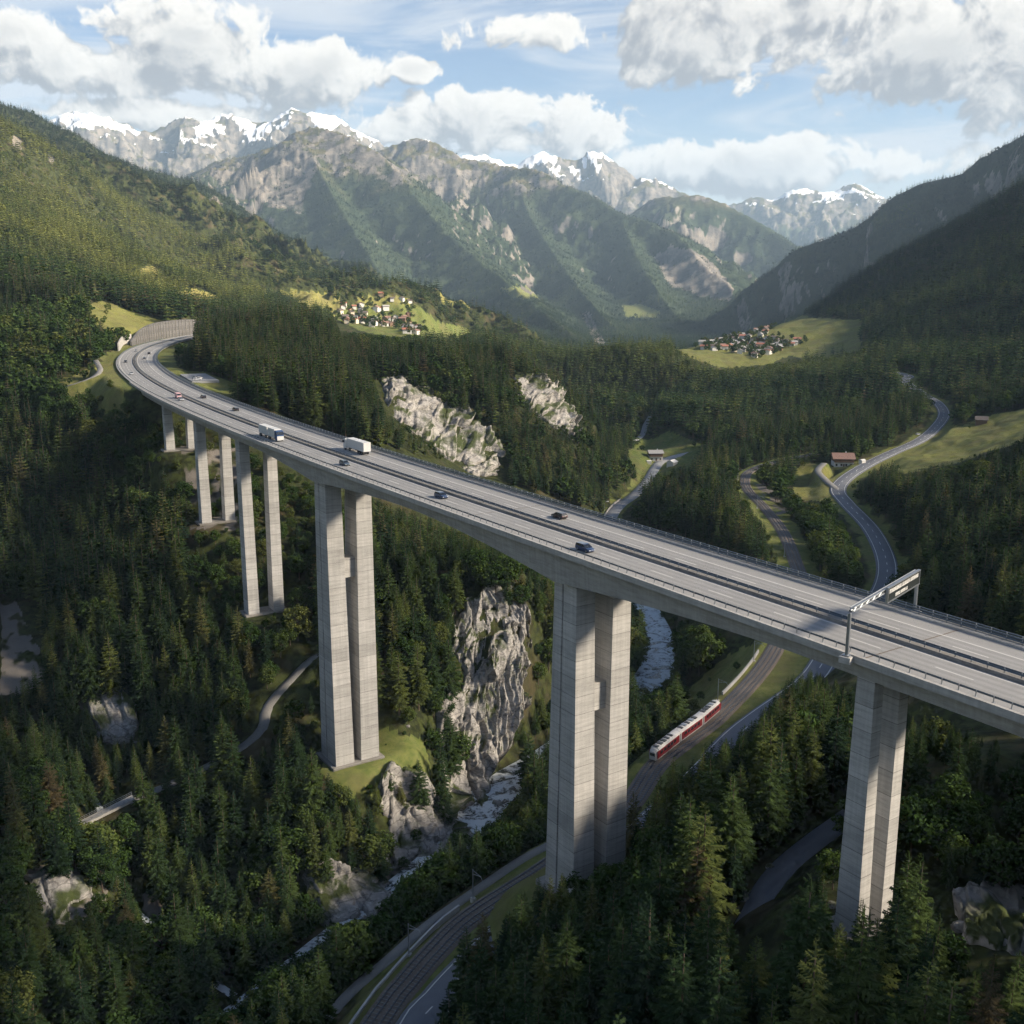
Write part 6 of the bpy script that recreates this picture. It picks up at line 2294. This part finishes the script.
# ---- which single trees show largest: a small depth buffer of tree silhouettes and ground
BW = 1024
order = np.argsort(np.hypot(TREES[:, 1], TREES[:, 2]))
near_ids = order[:5200]
zbuf = np.full((BW, BW), 1e9, np.float32)
ibuf = np.full((BW, BW), -1, np.int32)
gpx, gpy, gd = PXG, PYG, DG
_m = (gpx > -5) & (gpx < 1029) & (gpy > -5) & (gpy < 1029) & (gd > 60)
ix, iy = np.clip(gpx[_m].astype(int), 0, BW - 1), np.clip(gpy[_m].astype(int), 0, BW - 1)
gz_ = gd[_m].astype(np.float32)
for dx in (-1, 0, 1):
    for dy in (-2, -1, 0, 1, 2):
        np.minimum.at(zbuf, (np.clip(iy + dy, 0, BW - 1), np.clip(ix + dx, 0, BW - 1)), gz_ * 1.012)
# deck and piers hide what stands behind them
for s_ in np.arange(S0, s_of_F(900), 1.0):
    for u in np.arange(0, 26.5, 1.0):
        q = deck_pt(s_, u)
        a_, b_, c_ = project(q[0], q[1], q[2])
        if 0 <= a_ < BW and 0 <= b_ < BW:
            y0, y1 = max(0, int(b_) - 2), min(BW, int(b_) + (int(3.5 * FPX / c_) if u < 1 else 3))
            x0, x1 = max(0, int(a_) - 3), min(BW, int(a_) + 4)
            blk = zbuf[y0:y1, x0:x1]
            np.minimum(blk, np.float32(c_), out=blk)
for k in near_ids:
    sp, x, y, z, h, rot, _st = TREES[k]
    p0, p1 = project(x, y, z), project(x, y, z + h)
    d = float(p0[2])
    w = h * (0.18 if sp == 0 else 0.3) * FPX / d
    ytop, ybot = float(p1[1]), float(p0[1])
    xa, xb = float(p1[0]), float(p0[0])
    y0, y1 = max(0, int(ytop)), min(BW, int(ybot) + 1)
    for yy in range(y0, y1, 1):
        t = (yy - ytop) / max(ybot - ytop, 1)
        ww = w * (t ** 0.8 if sp == 0 else math.sqrt(max(0.0, 1 - (2 * t - 0.9) ** 2)) if t < 0.95 else 0.1)
        xc = xa + (xb - xa) * t
        x0, x1 = max(0, int(xc - ww)), min(BW, int(xc + ww) + 1)
        if x1 > x0:
            row = zbuf[yy, x0:x1]
            mm = row > d
            row[mm] = d
            ibuf[yy, x0:x1][mm] = k
cnt = np.bincount(ibuf[ibuf >= 0], minlength=len(TREES))
SINGLE = []
for sp in (0, 1):
    ids = np.nonzero((TREES[:, 0] == sp) & (cnt > 25))[0]
    ids = ids[np.argsort(-cnt[ids])][:295]
    SINGLE.append(ids)
print('singles', [len(a) for a in SINGLE], round(time.time() - T0, 1))

ZONES = [  # outline in the photograph -> where the tree stands, in words
    ([(400, 840), (560, 860), (640, 880), (760, 860), (840, 900), (900, 960), (900, 1100), (400, 1100)], 'at the foot of the picture below the two nearest piers'),
    ([(840, 900), (1100, 860), (1100, 1100), (840, 1100)], 'in the right foreground by the pale rock'),
    ([(620, 690), (850, 660), (850, 900), (760, 880), (620, 880)], 'between the middle and right piers below the train'),
    ([(890, 640), (1100, 700), (1100, 900), (890, 900)], 'under the right end of the viaduct'),
    ([(630, 560), (770, 600), (850, 660), (700, 700), (620, 770)], 'on the river bank behind the middle pier'),
    ([(380, 480), (560, 560), (560, 800), (380, 800)], 'on the gorge side between the two tallest piers'),
    ([(380, 800), (560, 800), (560, 900), (400, 900)], 'beside the river below the cliff'),
    ([(200, 760), (420, 760), (420, 1100), (200, 1100)], 'below the knoll of the left tall pier'),
    ([(-100, 720), (200, 760), (200, 1100), (-100, 1100)], 'on the steep bank in the lower left corner'),
    ([(-100, 480), (330, 480), (330, 770), (-100, 770)], 'on the slope left of the tall pier'),
    ([(-100, 250), (200, 250), (200, 480), (-100, 480)], 'on the hillside left of the motorway bend'),
    ([(200, 280), (650, 280), (650, 560), (200, 480)], 'on the wooded spur behind the viaduct'),
    ([(620, 300), (860, 300), (860, 620), (620, 620)], 'on the knolls between river and valley road'),
    ([(850, 300), (1100, 300), (1100, 700), (850, 700)], 'on the hillside right of the valley road'),
]


def zone_of(px, py):
    for i, (poly, w) in enumerate(ZONES):
        if bool(in_poly(np.array(px), np.array(py), poly)):
            return i
    return len(ZONES) - 1


def place_single(k, species):
    sp, x, y, z, h, rot, _st = TREES[k]
    v = int(k) % (6 if species == 0 else 5)
    cm, tm, jm = (SPR_HI if species == 0 else BRO_HI)[v]
    px, py, d = project(x, y, z + h * 0.5)
    zi = zone_of(float(px), float(py))
    low = h < (9 if species == 0 else 6)
    if species == 0:
        nm, cat = ('spruce_tree', 'spruce')
        lab = ('short young spruce ' if low else 'tall dark spruce ' if h > 19 else 'dark conical spruce ') + ZONES[zi][1]
    else:
        nm, cat = ('shrub', 'shrub') if low else ('broadleaf_tree', 'tree')
        lab = ('low leafy shrub ' if low else 'round crowned leafy tree ') + ZONES[zi][1]
    o = empty(nm, (x, y, z - 0.15), rot)
    wv = random.uniform(1.05, 1.4)
    o.scale = (h * wv, h * wv, h)
    tag(o, lab, cat, ('spruces ' if species == 0 else 'shrubs ' if low else 'leafy trees ') + ZONES[zi][1])
    link('crown', cm, o)
    link('trunk', tm, o)


for sp in (0, 1):
    for k in SINGLE[sp]:
        place_single(k, sp)

# ---- labels: where a few look alike, say which one it is by its place among them
def single_out():
    same = {}
    for o in S.objects:
        if o.parent is None and o.get('label') and o.get('category'):
            same.setdefault(o['label'], []).append(o)
    for lab, obs in same.items():
        if len(obs) < 2:
            continue
        P_ = [project(*o.location) for o in obs]
        pos = {o.name: (float(p_[0]), float(p_[1])) for o, p_ in zip(obs, P_)}
        byx = sorted(obs, key=lambda o: pos[o.name][0])
        if len(obs) <= 4:
            words = {2: ('left hand', 'right hand'), 3: ('leftmost', 'middle', 'rightmost'), 4: ('leftmost', 'inner left', 'inner right', 'rightmost')}[len(obs)]
            for o, w in zip(byx, words):
                o['label'] = w + ' ' + lab
        else:
            byx[0]['label'] = 'leftmost ' + lab
            byx[-1]['label'] = 'rightmost ' + lab
            rest = sorted(byx[1:-1], key=lambda o: pos[o.name][1])
            rest[0]['label'] = 'topmost ' + lab
            rest[-1]['label'] = 'lowest ' + lab


single_out()

# ---- everything else of the woods: one object per kind, instanced on its points
done = np.zeros(len(TREES), bool)
for a in SINGLE:
    done[a] = True


def wood(name, protos_hi, protos_mid, protos_lo, ids, label, r_hi, r_mid):
    col = bpy.data.collections.new(name + '_kinds')
    allp = [p[2] for p in protos_hi] + [p[2] for p in protos_mid] + [p[2] for p in protos_lo]
    for i, me in enumerate(allp):
        ob = bpy.data.objects.new('%s_kind_%s' % (name, chr(97 + i)), me)
        col.objects.link(ob)
    T = TREES[ids]
    r = np.hypot(T[:, 1], T[:, 2])
    g = np.random.default_rng(11)
    nh, nm_, nl = len(protos_hi), len(protos_mid), len(protos_lo)
    kind = np.where(r < r_hi, g.integers(0, nh, len(T)), np.where(r < r_mid, nh + g.integers(0, max(nm_, 1), len(T)), nh + nm_ + g.integers(0, nl, len(T))))
    me = bpy.data.meshes.new(name)
    me.vertices.add(len(T))
    pts = np.c_[T[:, 1], T[:, 2], T[:, 3] - 0.2].astype(np.float32)
    me.vertices.foreach_set('co', pts.ravel())
    for an, ty, val in (('kind', 'INT', kind.astype(np.int32)), ('turn', 'FLOAT', T[:, 5].astype(np.float32)), ('tall', 'FLOAT', T[:, 4].astype(np.float32)), ('wide', 'FLOAT', (T[:, 4] * g.uniform(1.05, 1.45, len(T))).astype(np.float32)), ('sun_far_tone', 'FLOAT', T[:, 6].astype(np.float32))):
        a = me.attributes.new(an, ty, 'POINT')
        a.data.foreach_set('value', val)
    o = link(name, me)
    tag(o, label, None, None, 'stuff')
    ng = bpy.data.node_groups.new(name, 'GeometryNodeTree')
    ng.interface.new_socket('Geometry', in_out='INPUT', socket_type='NodeSocketGeometry')
    ng.interface.new_socket('Geometry', in_out='OUTPUT', socket_type='NodeSocketGeometry')
    gi, go = ng.nodes.new('NodeGroupInput'), ng.nodes.new('NodeGroupOutput')
    ci = ng.nodes.new('GeometryNodeCollectionInfo')
    ci.inputs['Collection'].default_value = col
    ci.inputs['Separate Children'].default_value = True
    ci.inputs['Reset Children'].default_value = True
    ip = ng.nodes.new('GeometryNodeInstanceOnPoints')
    ip.inputs['Pick Instance'].default_value = True

    def attr(nm, ty):
        q = ng.nodes.new('GeometryNodeInputNamedAttribute')
        q.data_type = ty
        q.inputs['Name'].default_value = nm
        return q.outputs['Attribute']
    cr = ng.nodes.new('ShaderNodeCombineXYZ')
    ng.links.new(attr('turn', 'FLOAT'), cr.inputs[2])
    cs = ng.nodes.new('ShaderNodeCombineXYZ')
    w_ = attr('wide', 'FLOAT')
    ng.links.new(w_, cs.inputs[0])
    ng.links.new(w_, cs.inputs[1])
    ng.links.new(attr('tall', 'FLOAT'), cs.inputs[2])
    ng.links.new(gi.outputs[0], ip.inputs['Points'])
    ng.links.new(ci.outputs[0], ip.inputs['Instance'])
    ng.links.new(attr('kind', 'INT'), ip.inputs['Instance Index'])
    ng.links.new(cr.outputs[0], ip.inputs['Rotation'])
    ng.links.new(cs.outputs[0], ip.inputs['Scale'])
    ng.links.new(ip.outputs[0], go.inputs[0])
    md = o.modifiers.new('woods', 'NODES')
    md.node_group = ng
    return o


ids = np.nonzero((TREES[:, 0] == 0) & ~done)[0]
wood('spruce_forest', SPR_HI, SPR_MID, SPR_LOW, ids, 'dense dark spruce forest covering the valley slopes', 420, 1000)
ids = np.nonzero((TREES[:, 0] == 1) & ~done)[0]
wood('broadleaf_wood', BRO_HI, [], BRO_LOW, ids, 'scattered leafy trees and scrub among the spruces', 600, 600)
print('woods', round(time.time() - T0, 1))

# ------------------------------------------------------------------ the valley air
def build_haze():
    mb = MB()
    mb.box(-20600, 20600, -20600, 20600, float(GZ.min()) - 3, float(max(GZ.max(), 10)) + 120)
    m = bpy.data.materials.new('valley_haze')
    m.use_nodes = True
    nt = m.node_tree
    nt.nodes.remove(nt.nodes['Principled BSDF'])
    v = N(nt, 'ShaderNodeVolumePrincipled')
    v.inputs['Color'].default_value = HAZE_COL
    v.inputs['Density'].default_value = HAZE_DENS
    v.inputs['Anisotropy'].default_value = 0.0
    L(nt, v.outputs[0], nt.nodes['Material Output'].inputs['Volume'])
    o = mb.build('haze', m)
    tag(o, 'pale blue air thickening towards the far mountains', None, None, 'stuff')


HAZE_COL, HAZE_DENS = (0.55, 0.76, 1.0, 1), 3.9e-5
build_haze()


# ------------------------------------------------------------------ an unseen thin cloud, added and shaped to half shade the near valley
def build_shade_cloud():
    H_ = 2700.0
    k = (H_ + 110) / SUN_DIR.z
    ox, oy = SUN_DIR.x * k, SUN_DIR.y * k
    n = 90
    gx, gy = np.meshgrid(np.linspace(-1500, 2900, n), np.linspace(-900, 3300, n))
    f = np.full(gx.shape, -1.0)
    for cx, cy, r in CLOUD_PATCH:
        f = np.maximum(f, 1 - ((gx - cx) ** 2 + (gy - cy) ** 2) / r ** 2)
    f = f + 0.25 * fbm(gx / 260, gy / 260, 4, 201)
    th = np.sqrt(np.clip(f, 0, 1))
    top = H_ + th * 260 * (1 + 0.5 * fbm(gx / 150, gy / 150, 3, 203))
    bot = H_ - th * 50
    inside = f > 0.0
    V, F = [], []
    idx = -np.ones((2, n, n), int)
    for k_, zz in ((0, bot), (1, top)):
        for j in range(n):
            for i in range(n):
                if inside[j, i]:
                    idx[k_, j, i] = len(V)
                    V.append((gx[j, i] + ox, gy[j, i] + oy, zz[j, i]))
    cell = inside[:-1, :-1] & inside[1:, :-1] & inside[:-1, 1:] & inside[1:, 1:]
    for j in range(n - 1):
        for i in range(n - 1):
            if not cell[j, i]:
                continue
            for k_ in (0, 1):
                q = [idx[k_, j, i], idx[k_, j, i + 1], idx[k_, j + 1, i + 1], idx[k_, j + 1, i]]
                F.append(q if k_ else q[::-1])
            for (dj, di, a, b) in ((-1, 0, (0, 0), (0, 1)), (1, 0, (1, 1), (1, 0)), (0, -1, (1, 0), (0, 0)), (0, 1, (0, 1), (1, 1))):
                jj, ii = j + dj, i + di
                if jj < 0 or ii < 0 or jj >= n - 1 or ii >= n - 1 or not cell[jj, ii]:
                    F.append([idx[0, j + a[0], i + a[1]], idx[0, j + b[0], i + b[1]], idx[1, j + b[0], i + b[1]], idx[1, j + a[0], i + a[1]]])
    me = bpy.data.meshes.new('cloud')
    me.from_pydata(V, [], F)
    m = bpy.data.materials.new('shade_cloud')
    m.use_nodes = True
    nt = m.node_tree
    nt.nodes.remove(nt.nodes['Principled BSDF'])
    d = N(nt, 'ShaderNodeBsdfTranslucent')
    d.inputs['Color'].default_value = (0.9, 0.9, 0.92, 1)
    t = N(nt, 'ShaderNodeBsdfTransparent')
    mx = N(nt, 'ShaderNodeMixShader')
    mx.inputs[0].default_value = 1 - math.sqrt(CLOUD_TRANSMIT)
    L(nt, t.outputs[0], mx.inputs[1])
    L(nt, d.outputs[0], mx.inputs[2])
    L(nt, mx.outputs[0], nt.nodes['Material Output'].inputs['Surface'])
    me.materials.append(m)
    tag(link('cloud', me), 'unseen thin cloud placed out of view to shade the near valley', None, None, 'structure')


CLOUD_TRANSMIT = 0.64
CLOUD_PATCH = [(150, 250, 560), (-150, 480, 420), (480, 750, 620), (950, 1150, 620), (1350, 1900, 760), (700, 1500, 420), (120, 850, 420), (-420, 420, 330), (1000, 500, 600)]
build_shade_cloud()
